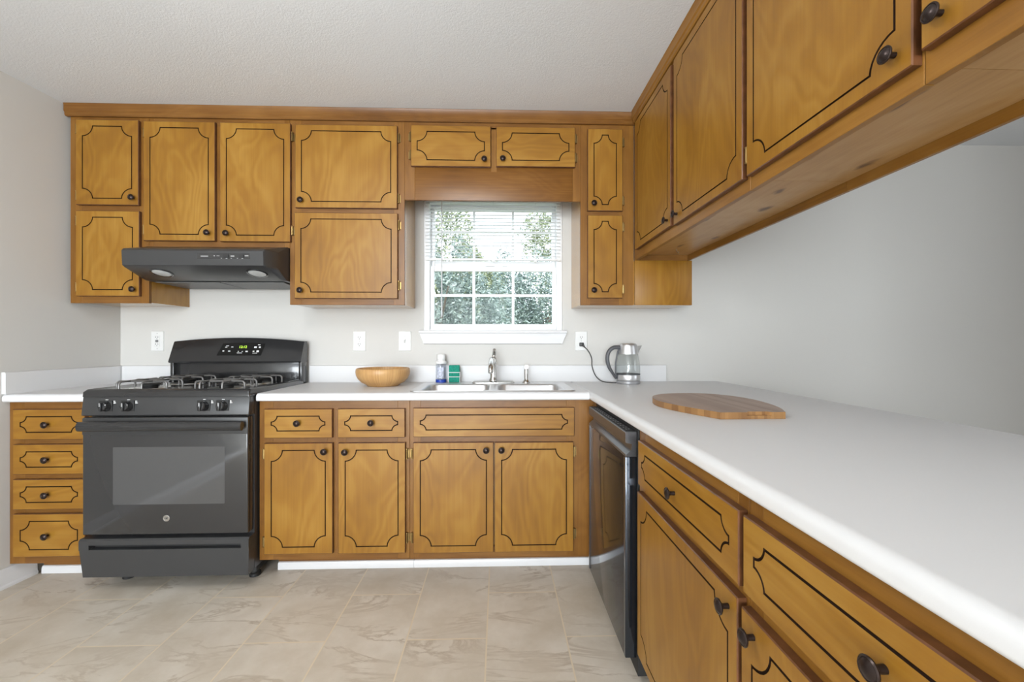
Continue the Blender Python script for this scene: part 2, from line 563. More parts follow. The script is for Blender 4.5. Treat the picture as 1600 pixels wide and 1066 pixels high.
# ------------------------------------------------------------------ room shell
ZC = 2.432           # ceiling height
YW = 2.676           # wall behind the sink
YR = -5.4            # wall behind the camera
XR = 5.0
def xl(y):           # the left wall runs slightly out of square
    return -2.297 - 0.065 * (YW - y)

m = MB().box(-3.0, XR + 0.3, YR - 0.3, YW + 0.2, -0.12, 0.0)
struct(m.build('floor', TILE))
m = MB().box(-3.0, XR + 0.3, YR - 0.3, YW + 0.2, ZC, ZC + 0.12)
struct(m.build('ceiling', CEIL))
# wall behind the sink with the window opening
WX0, WX1, WZ0, WZ1 = -0.466, 0.397, 1.222, 2.062
m = MB()
m.box(-2.6, WX0, YW, YW + 0.13, 0, ZC)
m.box(WX1, XR + 0.2, YW, YW + 0.13, 0, ZC)
m.box(WX0, WX1, YW, YW + 0.13, 0, WZ0)
m.box(WX0, WX1, YW, YW + 0.13, WZ1, ZC)
struct(m.build('wall_back', WALL))
m = MB().prism([(xl(YW), YW), (xl(YR), YR), (xl(YR) - 0.13, YR), (xl(YW) - 0.13, YW)], 'z', 0, ZC)
struct(m.build('wall_left', WALL))
# dining room wall on the right with a window opening
m = MB()
m.box(XR, XR + 0.13, YR, -1.65, 0, ZC); m.box(XR, XR + 0.13, 0.45, YW, 0, ZC)
m.box(XR, XR + 0.13, -1.65, 0.45, 0, 0.75); m.box(XR, XR + 0.13, -1.65, 0.45, 2.15, ZC)
struct(m.build('wall_right', WALL))
m = MB()
m.box(-2.8, -2.3, YR - 0.13, YR, 0, ZC); m.box(0.2, XR + 0.2, YR - 0.13, YR, 0, ZC)
m.box(-2.3, 0.2, YR - 0.13, YR, 2.2, ZC)
struct(m.build('wall_front', WALL))

struct(MB().box(1.45, 1.57, YR, -0.45, 0, ZC).build('light_block_wall', WALL))  # unseen wall added to block rear light from the right back wall

# left baseboard, running into the toe recess, and the white strip along the toe recess
def base_profile(y, s=1.0):
    x = xl(y)
    return [(x + 0.0005, y, 0.0), (x + 0.018, y, 0.0), (x + 0.018, y, 0.012), (x + 0.0135, y, 0.018), (x + 0.0135, y, 0.058), (x + 0.0105, y, 0.068), (x + 0.007, y, 0.080), (x + 0.004, y, 0.088), (x + 0.0005, y, 0.090)]
m = MB().loft([base_profile(2.222), base_profile(YR + 0.01)])
struct(m.build('baseboard_left', TRIMW))

# ------------------------------------------------------------------ kitchen window
w = thing('window_1', 'white vinyl double-hung window with six-light sashes over the sink', 'window', ((WX0 + WX1) / 2, YW, WZ0))
w['kind'] = 'structure'
YF = YW + 0.012
m = MB()
fw = 0.036
m.box(WX0 + .001, WX0 + fw, YW - 0.004, YW + 0.10, WZ0 + .001, WZ1 - .001, bev=0.003)
m.box(WX1 - fw, WX1 - .001, YW - 0.004, YW + 0.10, WZ0 + .001, WZ1 - .001, bev=0.003)
m.box(WX0 + fw, WX1 - fw, YW + 0.002, YW + 0.10, WZ1 - 0.03, WZ1 - .001, bev=0.003)
m.box(WX0 + fw, WX1 - fw, YW + 0.002, YW + 0.10, WZ0 + .001, WZ0 + 0.022, bev=0.003)
m.build('frame', VINYL, w)

def sash(name, x0, x1, z0, z1, y0, y1, st, top, bot, zm):
    m = MB()
    m.box(x0, x0 + st, y0, y1, z0, z1, bev=0.003); m.box(x1 - st, x1, y0, y1, z0, z1, bev=0.003)
    m.box(x0 + st, x1 - st, y0, y1, z1 - top, z1, bev=0.003); m.box(x0 + st, x1 - st, y0, y1, z0, z0 + bot, bev=0.003)
    s = m.build(name, VINYL, w)
    gx0, gx1, gz0, gz1 = x0 + st, x1 - st, z0 + bot, z1 - top
    yc = (y0 + y1) / 2
    m = MB()
    for k in (1, 2):
        xc = gx0 + (gx1 - gx0) * k / 3
        m.box(xc - 0.008, xc + 0.008, yc - 0.006, yc + 0.006, gz0, gz1)
    m.box(gx0, gx1, yc - 0.0055, yc + 0.0055, zm - 0.008, zm + 0.008)
    m.build('glazing_bars', VINYL, s)
    m = MB().box(gx0 - 0.004, gx1 + 0.004, yc + 0.007, yc + 0.010, gz0 - 0.004, gz1 + 0.004)
    m.build('pane', PANE, s)
    return s
sl = sash('lower_sash', WX0 + fw, WX1 - fw, WZ0 + 0.022, 1.636, YW + 0.024, YW + 0.052, 0.024, 0.030, 0.030, 1.455)
sash('upper_sash', WX0 + fw, WX1 - fw, 1.640, WZ1 - 0.03, YW + 0.058, YW + 0.086, 0.024, 0.030, 0.036, 1.862)
m = MB()
m.box(-0.09, -0.03, YW + 0.016, YW + 0.026, 1.637, 1.650, bev=0.002)
m.box(0.02, 0.05, YW + 0.016, YW + 0.026, 1.637, 1.646, bev=0.002)
m.build('sash_lock', VINYL, sl)
m = MB()
m.prism([(YW - 0.004, 1.148), (YW - 0.020, 1.152), (YW - 0.028, 1.205), (YW - 0.030, 1.216), (YW - 0.048, 1.218), (YW - 0.050, 1.228), (YW - 0.046, 1.233), (YW - 0.004, 1.233)], 'x', WX0 - 0.022, WX1 + 0.022)
for v in m.bm.verts:                       # apron ends cut back at an angle
    if v.co.z < 1.21:
        k = (1.216 - v.co.z) / 0.068
        v.co.x += (0.026 * k) * (1 if v.co.x < 0 else -1)
struct(m.build('window_sill', TRIMW, w))

# blind over the upper sash
b = thing('window_blind', 'white mini blind with thin open slats covering the upper window sash', 'blind', (-0.035, YW - 0.008, WZ1))
bx0, bx1 = WX0 + 0.012, WX1 - 0.012
m = MB().box(bx0, bx1, YW - 0.040, YW - 0.010, 2.022, 2.056, bev=0.003); m.build('headrail', VINYL, b)
m = MB()
z = 2.010
while z > 1.690:
    m.prism([(YW - 0.036, z - 0.0010), (YW - 0.0245, z + 0.0012), (YW - 0.012, z - 0.0002), (YW - 0.012, z - 0.0008), (YW - 0.0245, z + 0.0004), (YW - 0.036, z - 0.0018)], 'x', bx0 + 0.003, bx1 - 0.003)
    z -= 0.0212
sl_ = m.build('slats', VINYL, b)
for x in (bx0 + 0.16, -0.035, bx1 - 0.16):
    m = MB()
    for dy in (-0.037, -0.011):
        m.tube([(x, YW + dy, 2.02), (x, YW + dy, 1.675)], 0.0008, seg=5)
    m.build('ladder_cord', VINYL, b)
m = MB().box(bx0 + 0.003, bx1 - 0.003, YW - 0.038, YW - 0.011, 1.664, 1.676, bev=0.003)
for x in (bx0 + 0.16, -0.035, bx1 - 0.16):
    m.lathe([(0.010, 0), (0.011, 0.004), (0.007, 0.012), (0, 0.013)], (x, YW - 0.025, 1.666), (0, -0.3, -1), 14)
m.build('bottom_rail', VINYL, b)
m = MB().tube([(bx0 + 0.105, YW - 0.045, 2.03), (bx0 + 0.105, YW - 0.047, 1.315)], 0.0035, seg=8)
m.build('tilt_wand', plain('grey_clear_wand', (0.62, 0.63, 0.65), 0.2), b)

# ------------------------------------------------------------------ outdoors
m = MB().box(-14, 14, YW + 0.2, 26, -0.4, -0.3)
struct(m.build('ground', GRASS))

def leaf_cloud(rng, c, rad, n, size, shell=0.45):
    vs_, fs = [], []
    for i in range(n):
        while True:
            p = Vector((rng.uniform(-1, 1), rng.uniform(-1, 1), rng.uniform(-1, 1)))
            if shell < p.length < 1 and math.sin(9 * p.x + 2 * p.y) * math.sin(8 * p.z + 5 * p.x) > -0.55: break
        bump = 0.85 + 0.2 * math.sin(5 * p.x + c[0]) * math.cos(4 * p.z + 1.3 * p.y)
        q = Vector((c[0] + p.x * rad[0] * bump, c[1] + p.y * rad[1] * bump, c[2] + p.z * rad[2] * bump))
        if q.z < -0.25: continue
        a = Vector((rng.gauss(0, 1), rng.gauss(0, 1), rng.gauss(0, 0.7))).normalized()
        d = a.cross(Vector((rng.gauss(0, 1), rng.gauss(0, 1), rng.gauss(0, 1)))).normalized()
        s = size * rng.uniform(0.6, 1.3)
        k = len(vs_)
        up = a.cross(d) * s * 0.12
        vs_ += [q - a * s, q + d * s * 0.38 + up, q + a * s, q - d * s * 0.38 + up]
        fs.append((k, k + 1, k + 2, k + 3))
    return vs_, fs

def tree(name, label, cat, x, y, blobs, n, size, mat, trunk_h, seed, group=None):
    rng = random.Random(seed)
    t = thing(name, label, cat, (x, y, -0.3), group)
    V, F_ = [], []
    for c, rad in blobs:
        v, f = leaf_cloud(rng, c, rad, n, size)
        k = len(V)
        V += [p - Vector((x, y, -0.3)) for p in v]
        F_ += [tuple(i + k for i in q) for q in f]
    me = bpy.data.meshes.new('foliage')
    me.from_pydata(V, [], F_)
    me.materials.append(mat)
    o = bpy.data.objects.new('foliage', me)
    COL.objects.link(o); o.parent = t
    m = MB().tube([(x, y, -0.32), (x + 0.03, y, trunk_h * 0.5), (x - 0.02, y + 0.02, trunk_h)], 0.08, seg=10, rs=[0.10, 0.075, 0.04])
    for k in range(7):
        a = rng.uniform(0, 6.28)
        h = trunk_h * rng.uniform(0.35, 0.9)
        ln = rng.uniform(0.4, 0.9)
        m.tube([(x, y, h), (x + ln * 0.5 * math.cos(a), y + ln * 0.5 * math.sin(a), h + 0.25), (x + ln * math.cos(a), y + ln * math.sin(a), h + 0.6)], 0.02, seg=6, rs=[0.03, 0.018, 0.007])
    m.build('trunk', BARK, t)
    return t
tree('evergreen_shrub', 'dense green shrub, paled for haze, filling the lower left panes of the window', 'shrub', -0.75, 5.0,
     [((-0.85, 5.0, 1.05), (0.75, 0.55, 1.6)), ((-0.30, 5.1, 0.95), (0.65, 0.5, 1.5))], 15000, 0.026, LEAF, 1.6, 3)
tree('evergreen_shrub', 'dense green shrub, paled for haze, seen through the lower right panes of the window', 'shrub', 0.75, 6.4,
     [((0.85, 6.4, 1.1), (0.85, 0.55, 1.65)), ((0.25, 6.5, 1.1), (0.6, 0.5, 1.6))], 13000, 0.03, LEAF, 1.6, 8)
tree('broadleaf_tree', 'loose olive green tree showing through the left of the blind', 'tree', -1.5, 8.6,
     [((-1.5, 8.6, 3.1), (1.2, 0.9, 1.9)), ((-0.5, 8.6, 2.2), (0.9, 0.8, 1.0))], 7000, 0.045, LEAF2, 3.0, 5)
tree('broadleaf_tree', 'thin olive green tree against bright sky at the right of the blind', 'tree', 1.7, 11.0,
     [((1.7, 11.0, 2.4), (1.4, 0.9, 1.2)), ((1.3, 11.0, 3.9), (0.9, 0.6, 0.8))], 2600, 0.05, LEAF2, 3.2, 12)

# ------------------------------------------------------------------ cabinet doors and drawers
class Face:
    """a cabinet front: u runs along it, n points out of it, z is up"""
    def __init__(self, kind, pos):
        self.kind, self.pos = kind, pos
    def __call__(self, u, n, z):
        return Vector((u, self.pos - n, z)) if self.kind == 'back' else Vector((self.pos - n, u, z))
    def out(self):
        return Vector((0, -1, 0)) if self.kind == 'back' else Vector((-1, 0, 0))

def groove_outline(u0, u1, z0, z1, r, o, n=7):
    pts = []
    Rr = r + o
    a0 = math.asin(min(1, o / Rr)) if o > 0 else 0.0
    for cu, cz, start in ((u0, z0, 0), (u1, z0, 90), (u1, z1, 180), (u0, z1, 270)):
        # concave arc around each corner, walked counter-clockwise round the outline
        arc = []
        for k in range(n + 1):
            t = a0 + (PI / 2 - 2 * a0) * k / n
            arc.append(t)
        for t in reversed(arc):
            ang = R(start) + t
            pts.append((cu + Rr * math.cos(ang), cz + Rr * math.sin(ang)))
    return pts

def slab(F, u0, u1, z0, z1, t, inset, r, mats, gw=0.0052, gd=0.003):
    """overlay door or drawer front with stained edges and a routed scalloped line"""
    bm = bmesh.new()
    c = 0.0022
    rect = lambda a, n: [bm.verts.new(F(u, n, z)) for u, z in ((u0 + a, z0 + a), (u1 - a, z0 + a), (u1 - a, z1 - a), (u0 + a, z1 - a))]
    A, B_, C_ = rect(0, 0.0006), rect(0, t - c), rect(c, t)
    bm.faces.new(A)
    for P, Q, mi in ((A, B_, 1), (B_, C_, 1)):
        for k in range(4):
            f = bm.faces.new((P[k], P[(k + 1) % 4], Q[(k + 1) % 4], Q[k])); f.material_index = mi
    lp = []
    for o, n in ((0, t), (gw * 0.3, t - gd), (gw * 0.7, t - gd), (gw, t)):
        lp.append([bm.verts.new(F(u, n, z)) for u, z in groove_outline(u0 + inset, u1 - inset, z0 + inset, z1 - inset, r, o)])
    n_ = len(lp[0])
    for P, Q in zip(lp[:-1], lp[1:]):
        for k in range(n_):
            f = bm.faces.new((P[k], P[(k + 1) % n_], Q[(k + 1) % n_], Q[k])); f.material_index = 2
    bm.faces.new(lp[-1])
    ed = []
    for lpx in (C_, lp[0]):
        for k in range(len(lpx)):
            a, b2 = lpx[k], lpx[(k + 1) % len(lpx)]
            e = bm.edges.get((a, b2)) or bm.edges.new((a, b2))
            ed.append(e)
    bmesh.ops.triangle_fill(bm, use_beauty=True, use_dissolve=False, edges=ed)
    bmesh.ops.recalc_face_normals(bm, faces=bm.faces)
    mb = MB(); mb.bm.free(); mb.bm = bm
    return mb

KNOB_PROF = [(0.0055, 0.0), (0.0052, 0.010), (0.006, 0.0145), (0.0125, 0.0165), (0.0152, 0.0185), (0.0156, 0.0205), (0.0140, 0.0222), (0.0132, 0.0222), (0.0122, 0.0214), (0.0112, 0.0222), (0.0080, 0.0246), (0.004, 0.0258), (0.0, 0.0262)]

def front(kind, F, parent, u0, u1, z0, z1, mat, knob=None, hinges=(), r=0.053, inset=0.032, t=0.019):
    d = slab(F, u0, u1, z0, z1, t, inset, r, None).build(kind, [mat, EDGE, GROOVE], parent, 30)
    if knob:
        ku, kz = knob
        MB().lathe(KNOB_PROF, F(ku, t, kz), F.out(), 24).build('knob', BRONZE, d)
    for hu, hz in hinges:
        m = MB()
        a, b2 = F(hu, 0.010, hz - 0.023), F(hu, 0.010, hz + 0.023)
        m.tube([a, b2], 0.0048, seg=10)
        for e in (a, b2):
            m.lathe([(0.0058, -0.002), (0.0058, 0.002)], e, (0, 0, 1), 10)
        p, q = F(hu - 0.011, 0.0004, hz - 0.020), F(hu + 0.011, 0.0030, hz + 0.020)
        m.box(p.x, q.x, p.y, q.y, p.z, q.z)
        m.build('hinge', BRASS, d)
    return d

# ---- upper cabinets on the wall behind the sink
YU = 2.371
FU = Face('back', YU)
def ubox(t, x0, x1, z0, z1, y0=YU + 0.019):
    MB().box(x0 + 0.0006, x1 - 0.0006, y0, YW - 0.001, z0 + 0.004, z1).build('carcass', [PANEL_V], t)
def uframe(t, bars, mat_name='face_frame'):
    """face frame: uprights and rails of one flush frame"""
    m = MB()
    for x0, x1, z0, z1, mi in bars:
        m.box(x0, x1, YU, YU + 0.0185, z0, z1, mi, bev=0.0008, seg=1)
    return m.build(mat_name, [FR_V, FR_X], t)
ZU = 2.428
e = 0.0006
t = thing('upper_cabinet', 'narrow upper cabinet with two stacked doors in the left wall corner', 'cabinet', (-2.093, 2.52, 1.370), 'upper cabinets')
ubox(t, -2.297, -1.886, 1.370, ZU)
uframe(t, [(-2.297, -2.235, 1.370, ZU, 0), (-1.935, -1.886 - e, 1.370, ZU, 0), (-2.235, -1.935, 1.370, 1.415, 1), (-2.235, -1.935, 1.850, 1.900, 1), (-2.235, -1.935, 2.330, ZU, 1)])
front('door', FU, t, -2.252, -1.927, 1.893, 2.347, DOOR_V, (-1.952, 1.930), [(-2.256, 2.30), (-2.256, 1.945)])
front('door', FU, t, -2.252, -1.923, 1.406, 1.861, DOOR_V, (-1.948, 1.442), [(-2.256, 1.81), (-2.256, 1.455)])

t = thing('upper_cabinet', 'short two-door upper cabinet above the black range hood', 'cabinet', (-1.512, 2.52, 1.673), 'upper cabinets')
ubox(t, -1.886, -1.138, 1.673, ZU)
uframe(t, [(-1.886 + e, -1.860, 1.673, ZU, 0), (-1.545, -1.480, 1.715, 2.330, 0), (-1.165, -1.138 - e, 1.673, ZU, 0), (-1.860, -1.165, 1.673, 1.715, 1), (-1.860, -1.165, 2.330, ZU, 1)])
front('door', FU, t, -1.901, -1.526, 1.704, 2.344, DOOR_V, (-1.560, 1.746), [(-1.905, 2.285), (-1.905, 1.765)])
front('door', FU, t, -1.500, -1.127, 1.702, 2.343, DOOR_V, (-1.460, 1.744), [(-1.122, 2.275), (-1.122, 1.765)])

t = thing('upper_cabinet', 'wide upper cabinet with two stacked doors left of the window', 'cabinet', (-0.828, 2.52, 1.364), 'upper cabinets')
ubox(t, -1.138, -0.518, 1.364, ZU)
uframe(t, [(-1.138 + e, -1.075, 1.364, ZU, 0), (-0.575, -0.518, 1.364, ZU, 0), (-1.075, -0.575, 1.364, 1.410, 1), (-1.075, -0.575, 1.850, 1.900, 1), (-1.075, -0.575, 2.330, ZU, 1)])
front('door', FU, t, -1.102, -0.554, 1.888, 2.339, DOOR_V, (-1.068, 1.926), [(-0.549, 2.275), (-0.549, 1.945)])
front('door', FU, t, -1.105, -0.552, 1.397, 1.862, DOOR_V, (-1.070, 1.440), [(-0.547, 1.80), (-0.547, 1.470)])

t = thing('bridge_cabinet', 'shallow bridge cabinet with two low doors and valance board above the window', 'cabinet', (-0.0325, 2.52, 1.942), 'upper cabinets')
MB().box(-0.518 + e, 0.453 - e, YU + 0.019, YW - 0.06, 2.085, ZU).build('carcass', PANEL_V, t)
uframe(t, [(-0.518 + e, -0.462, 1.942, ZU, 0), (-0.044, -0.012, 2.10, 2.345, 0), (0.410, 0.453 - e, 1.942, ZU, 0), (-0.462, 0.410, 2.335, ZU, 1)])
MB().box(-0.462, 0.410, YU + 0.0015, YU + 0.019, 1.942, 2.130, bev=0.001).build('valance', FR_X, t)
front('door', FU, t, -0.480, -0.045, 2.121, 2.345, DOOR_X, (-0.080, 2.158), [(-0.485, 2.285), (-0.485, 2.185)])
front('door', FU, t, -0.015, 0.420, 2.125, 2.343, DOOR_X, (0.021, 2.162), [(0.425, 2.285), (0.425, 2.180)])

t = thing('upper_cabinet', 'narrow corner upper cabinet with two stacked slim doors right of the window', 'cabinet', (0.76, 2.52, 1.366), 'upper cabinets')
ubox(t, 0.453, 1.072, 1.366, 1.612, YU + 0.0005)
MB().box(0.453 + e, 0.752, YU + 0.019, YW - 0.001, 1.612, ZU).build('carcass', PANEL_V, t)
uframe(t, [(0.453, 0.505, 1.366, ZU, 0), (0.670, 0.752, 1.366, ZU, 0), (0.505, 0.670, 1.366, 1.412, 1), (0.505, 0.670, 1.850, 1.900, 1), (0.505, 0.670, 2.330, ZU, 1)])
MB().box(0.754, 1.074, YU - 0.016, YU - 0.0005, 1.366, 1.6140, bev=0.001).build('end_panel', DOOR_V, t)
front('door', FU, t, 0.490, 0.684, 1.886, 2.339, DOOR_V, (0.522, 1.924), [(0.689, 2.27), (0.689, 1.945)], r=0.046)
front('door', FU, t, 0.490, 0.684, 1.404, 1.862, DOOR_V, (0.522, 1.446), [(0.689, 1.80), (0.689, 1.455)], r=0.046)

# ---- hanging cabinets over the peninsula
XU = 0.755
FS = Face('side', XU)
XB = 1.062
ZB = 1.6145
def hung(label, y1, y0, fronts):
    """y1 far end, y0 near end"""
    t = thing('hanging_cabinet', label, 'cabinet', ((XU + XB) / 2, (y0 + y1) / 2, ZB), 'hanging cabinets over the peninsula')
    MB().box(XU + 0.019, XB - 0.012, y0 + 0.0006, y1 - 0.0006, ZB + 0.034, ZU).build('carcass', FR_Y, t)
    MB().box(XU + 0.0195, XB - 0.0125, y0 + 0.0006, y1 - 0.0006, ZB + 0.030, ZB + 0.0338).build('bottom_panel', KNOTTY, t)
    MB().box(XB - 0.012, XB, y0 + 0.0006, y1 - 0.0006, ZB, ZU, bev=0.0008, seg=1).build('back_panel', FR_Y, t)
    m = MB()
    m.box(XU, XU + 0.019, y0 + 0.0006, y1 - 0.0006, ZB, ZB + 0.060, 1, bev=0.001, seg=1)
    m.box(XU, XU + 0.019, y0 + 0.0006, y1 - 0.0006, 2.325, ZU, 1, bev=0.001, seg=1)
    for a, b2 in fronts['stiles']:
        m.box(XU, XU + 0.019, a + 0.0006, b2 - 0.0006, ZB + 0.060, 2.325, 0)
    m.build('face_frame', [FR_V, FR_Y], t)
    for args, kw in fronts['doors']:
        front('door', FS, t, *args, DOOR_V, **kw)
    return t
h1 = hung('hanging two-door cabinet over the peninsula, next to the sink wall', 2.3704, 1.265,
     dict(stiles=[(1.265, 1.30), (1.77, 1.84), (2.28, 2.3704)],
          doors=[((1.820, 2.300, 1.660, 2.350), dict(knob=(1.852, 1.692))), ((1.277, 1.788, 1.652, 2.350), dict(knob=(1.752, 1.690), hinges=[(1.268, 1.72), (1.268, 2.26)]))]))
hung('hanging cabinet over the peninsula with one broad door, knob at its lower near corner', 1.265, 0.738,
     dict(stiles=[(0.738, 0.775), (1.225, 1.265)],
          doors=[((0.742, 1.254, 1.652, 2.350), dict(knob=(0.776, 1.692)))]))
hung('hanging cabinet over the peninsula nearest the viewer, cut off by the top right corner', 0.738, -0.25,
     dict(stiles=[(-0.25, -0.21), (0.20, 0.27), (0.70, 0.738)],
          doors=[((0.225, 0.727, 1.667, 2.350), dict(knob=(0.692, 1.706))), ((-0.26, 0.215, 1.667, 2.350), dict(knob=(0.180, 1.706)))]))
MB().box(XU + 0.0195, XB - 0.0125, 2.356, 2.3702, ZB, ZB + 0.0298).build('end_rail', FR_X, h1)
m = MB()
m.tube(spline([(0.922, 2.20, ZB + 0.0295), (0.922, 2.20, 1.634), (0.925, 2.19, 1.622), (0.922, 2.176, 1.618), (0.920, 2.168, 1.626)], 5), 0.0016, seg=6)
tag(m.build('cup_hook', CHROME), 'small metal cup hook screwed under the hanging cabinet by the sink wall', 'hook')

# crown trim
prof = [(0.0, 2.368), (0.012, 2.368), (0.017, 2.374), (0.017, 2.386), (0.022, 2.392), (0.022, 2.424), (0.026, 2.4312), (0.0, 2.4312)]
m = MB().prism([(YU - d - 0.0005, z) for d, z in prof], 'x', -2.312, XU - 0.0005)
struct(m.build('trim_1', FR_X))
m = MB().prism([(XU - d - 0.0005, z) for d, z in prof], 'y', YU - 0.030, -0.25)
struct(m.build('trim_2', FR_Y))

# ------------------------------------------------------------------ base cabinets
YB = 2.117
FB = Face('back', YB)
ZT = 0.8755
def bframe(t, bars):
    m = MB()
    for x0, x1, z0, z1, mi in bars:
        m.box(x0, x1, YB, YB + 0.019, z0, z1, mi, bev=0.0008, seg=1)
    m.build('face_frame', [FR_V, FR_X], t)
def bbox(t, x0, x1, toe0, toe1):
    m = MB()
    m.box(x0 + 0.001, x1 - 0.001, YB + 0.0195, YW - 0.002, 0.100, ZT)
    m.build('carcass', PANEL_V, t)
    MB().box(toe0, toe1, 2.230, 2.246, 0.0005, 0.0995).build('toe_board', FR_X, t)
    m = MB().prism([(2.2295, 0.0005), (2.218, 0.0005), (2.218, 0.026), (2.2225, 0.036), (2.2295, 0.038)], 'x', toe0, toe1)
    m.build('toe_trim', TRIMW, t)

t = thing('base_cabinet', 'narrow base cabinet of four drawers between the left wall and the range', 'cabinet', (-2.13, 2.40, 0.0), 'base cabinets')
bbox(t, -2.296, -1.934, -2.290, -1.936)
bframe(t, [(-2.332, -2.262, 0.102, ZT, 0), (-2.000, -1.934, 0.102, ZT, 0), (-2.262, -2.000, 0.830, ZT, 1), (-2.262, -2.000, 0.672, 0.70, 1), (-2.262, -2.000, 0.506, 0.536, 1), (-2.262, -2.000, 0.342, 0.370, 1), (-2.262, -2.000, 0.102, 0.145, 1)])
for z0, z1, rad in ((0.698, 0.841, 0.028), (0.533, 0.675, 0.028), (0.366, 0.509, 0.028), (0.142, 0.345, 0.042)):
    front('drawer', FB, t, -2.298, -1.966, z0, z1, DOOR_X, (-2.137, (z0 + z1) / 2), r=rad)

t = thing('base_cabinet', 'base cabinet with two drawers over two doors, right beside the range', 'cabinet', (-0.80, 2.40, 0.0), 'base cabinets')
bbox(t, -1.161, -0.4365, -1.125, -0.4375)
bframe(t, [(-1.161, -1.095, 0.102, ZT, 0), (-0.835, -0.745, 0.15, 0.830, 0), (-0.495, -0.4365 - e, 0.102, ZT, 0), (-1.095, -0.495, 0.830, ZT, 1), (-1.095, -0.835, 0.655, 0.715, 1), (-0.745, -0.495, 0.655, 0.715, 1), (-1.095, -0.495, 0.102, 0.15, 1)])
front('drawer', FB, t, -1.130, -0.806, 0.697, 0.837, DOOR_X, (-0.968, 0.770), r=0.028)
front('drawer', FB, t, -0.780, -0.457, 0.697, 0.837, DOOR_X, (-0.617, 0.770), r=0.028)
front('door', FB, t, -1.130, -0.804, 0.137, 0.672, DOOR_V, (-0.840, 0.633), [(-1.135, 0.62), (-1.135, 0.195)])
front('door', FB, t, -0.778, -0.455, 0.135, 0.671, DOOR_V, (-0.741, 0.630), [(-0.449, 0.615), (-0.449, 0.205)])

t = thing('base_cabinet', 'sink base cabinet with a long false drawer front above two doors', 'cabinet', (0.02, 2.40, 0.0), 'base cabinets')
m = MB(); m.box(-0.4355, 0.470, YB + 0.0195, YW - 0.002, 0.100, 0.715); m.build('carcass', PANEL_V, t)
MB().box(-0.4365, 0.470, 2.230, 2.246, 0.0005, 0.0995).build('toe_board', FR_X, t)
MB().prism([(2.2295, 0.0005), (2.218, 0.0005), (2.218, 0.026), (2.2225, 0.036), (2.2295, 0.038)], 'x', -0.4365, 0.470).build('toe_trim', TRIMW, t)
bframe(t, [(-0.4365 + e, -0.385, 0.102, ZT, 0), (0.335, 0.470, 0.102, ZT, 0), (-0.385, 0.335, 0.830, ZT, 1), (-0.385, 0.335, 0.655, 0.715, 1), (-0.385, 0.335, 0.102, 0.15, 1)])
front('false_drawer_front', FB, t, -0.417, 0.371, 0.698, 0.839, DOOR_X, r=0.028)
front('door', FB, t, -0.417, -0.0265, 0.132, 0.670, DOOR_V, (-0.062, 0.634), [(-0.4235, 0.615), (-0.4235, 0.205)])
front('door', FB, t, -0.0215, 0.366, 0.131, 0.669, DOOR_V, (0.012, 0.634), [(0.372, 0.62), (0.372, 0.215)])

# ---- peninsula cabinets
XP = 0.474
FP = Face('side', XP)
def pen(label, y0, y1, stiles, rails):
    t = thing('peninsula_cabinet', label, 'cabinet', (0.78, (y0 + y1) / 2, 0.0), 'peninsula base cabinets')
    MB().box(XP + 0.0195, 1.088, y0 + 0.0006, y1 - 0.0006, 0.100, ZT).build('carcass', PANEL_V, t)
    MB().box(XP + 0.075, 1.02, y0 + 0.0006, y1 - 0.0006, 0.0005, 0.0995).build('toe_board', FR_Y, t)
    m = MB()
    for a, b2 in stiles: m.box(XP, XP + 0.019, a, b2, 0.102, ZT, 0, bev=0.0008, seg=1)
    for a, b2, c, d in rails: m.box(XP, XP + 0.019, a, b2, c, d, 1, bev=0.0008, seg=1)
    m.build('face_frame', [FR_V, FR_Y], t)
    return t
t = pen('peninsula base cabinet with a drawer over one broad door, next to the dishwasher', 0.797, 1.430,
        [(0.798, 0.835), (1.375, 1.430)], [(0.835, 1.375, 0.828, ZT), (0.835, 1.375, 0.655, 0.71), (0.835, 1.375, 0.102, 0.15)])
front('drawer', FP, t, 0.802, 1.391, 0.694, 0.838, DOOR_Y, (1.100, 0.766), r=0.030)
front('door', FP, t, 0.806, 1.398, 0.132, 0.669, DOOR_V, (0.838, 0.634))
t = pen('peninsula base cabinet nearest the viewer, drawer above two doors', -0.30, 0.797,
        [(-0.299, -0.26), (0.20, 0.26), (0.755, 0.796)], [(-0.26, 0.755, 0.826, ZT), (-0.26, 0.755, 0.655, 0.71), (-0.26, 0.755, 0.102, 0.15)])
front('drawer', FP, t, 0.205, 0.787, 0.692, 0.836, DOOR_Y, (0.492, 0.772), r=0.030)
front('door', FP, t, 0.215, 0.793, 0.132, 0.662, DOOR_V, (0.753, 0.630))
front('drawer', FP, t, -0.285, 0.190, 0.692, 0.836, DOOR_Y, (-0.05, 0.772), r=0.030)
front('door', FP, t, -0.285, 0.195, 0.132, 0.662, DOOR_V, (0.155, 0.630))

# ------------------------------------------------------------------ countertops
def edge_prof(f, back, sgn):
    """front edge at f, running back to `back` in direction sgn; (coordinate, z) profile"""
    p = []
    zt, zb, r1, r2 = 0.914, 0.8762, 0.019, 0.010
    for k in range(9):
        a = R(90 * k / 8)
        p.append((f + sgn * (r1 - r1 * math.sin(a)), zt - r1 + r1 * math.cos(a)))
    for k in range(6):
        a = R(90 * k / 5)
        p.append((f + sgn * (r2 - r2 * math.cos(a)), zb + r2 - r2 * math.sin(a)))
    p.append((back, zb)); p.append((back, zt))
    return p
YC = 2.085
SX0, SX1, SY0, SY1 = -0.444, 0.386, 2.128, 2.588      # sink rim
HX0, HX1, HY0, HY1 = SX0 + 0.016, SX1 - 0.016, SY0 + 0.012, SY1 - 0.012
t = thing('countertop', 'white laminate countertop holding the sink, with low backsplash', 'countertop', (-0.36, YC, 0.876), 'countertops')
m = MB()
m.prism(edge_prof(YC, HY0, 1), 'x', -1.160, 0.4435)
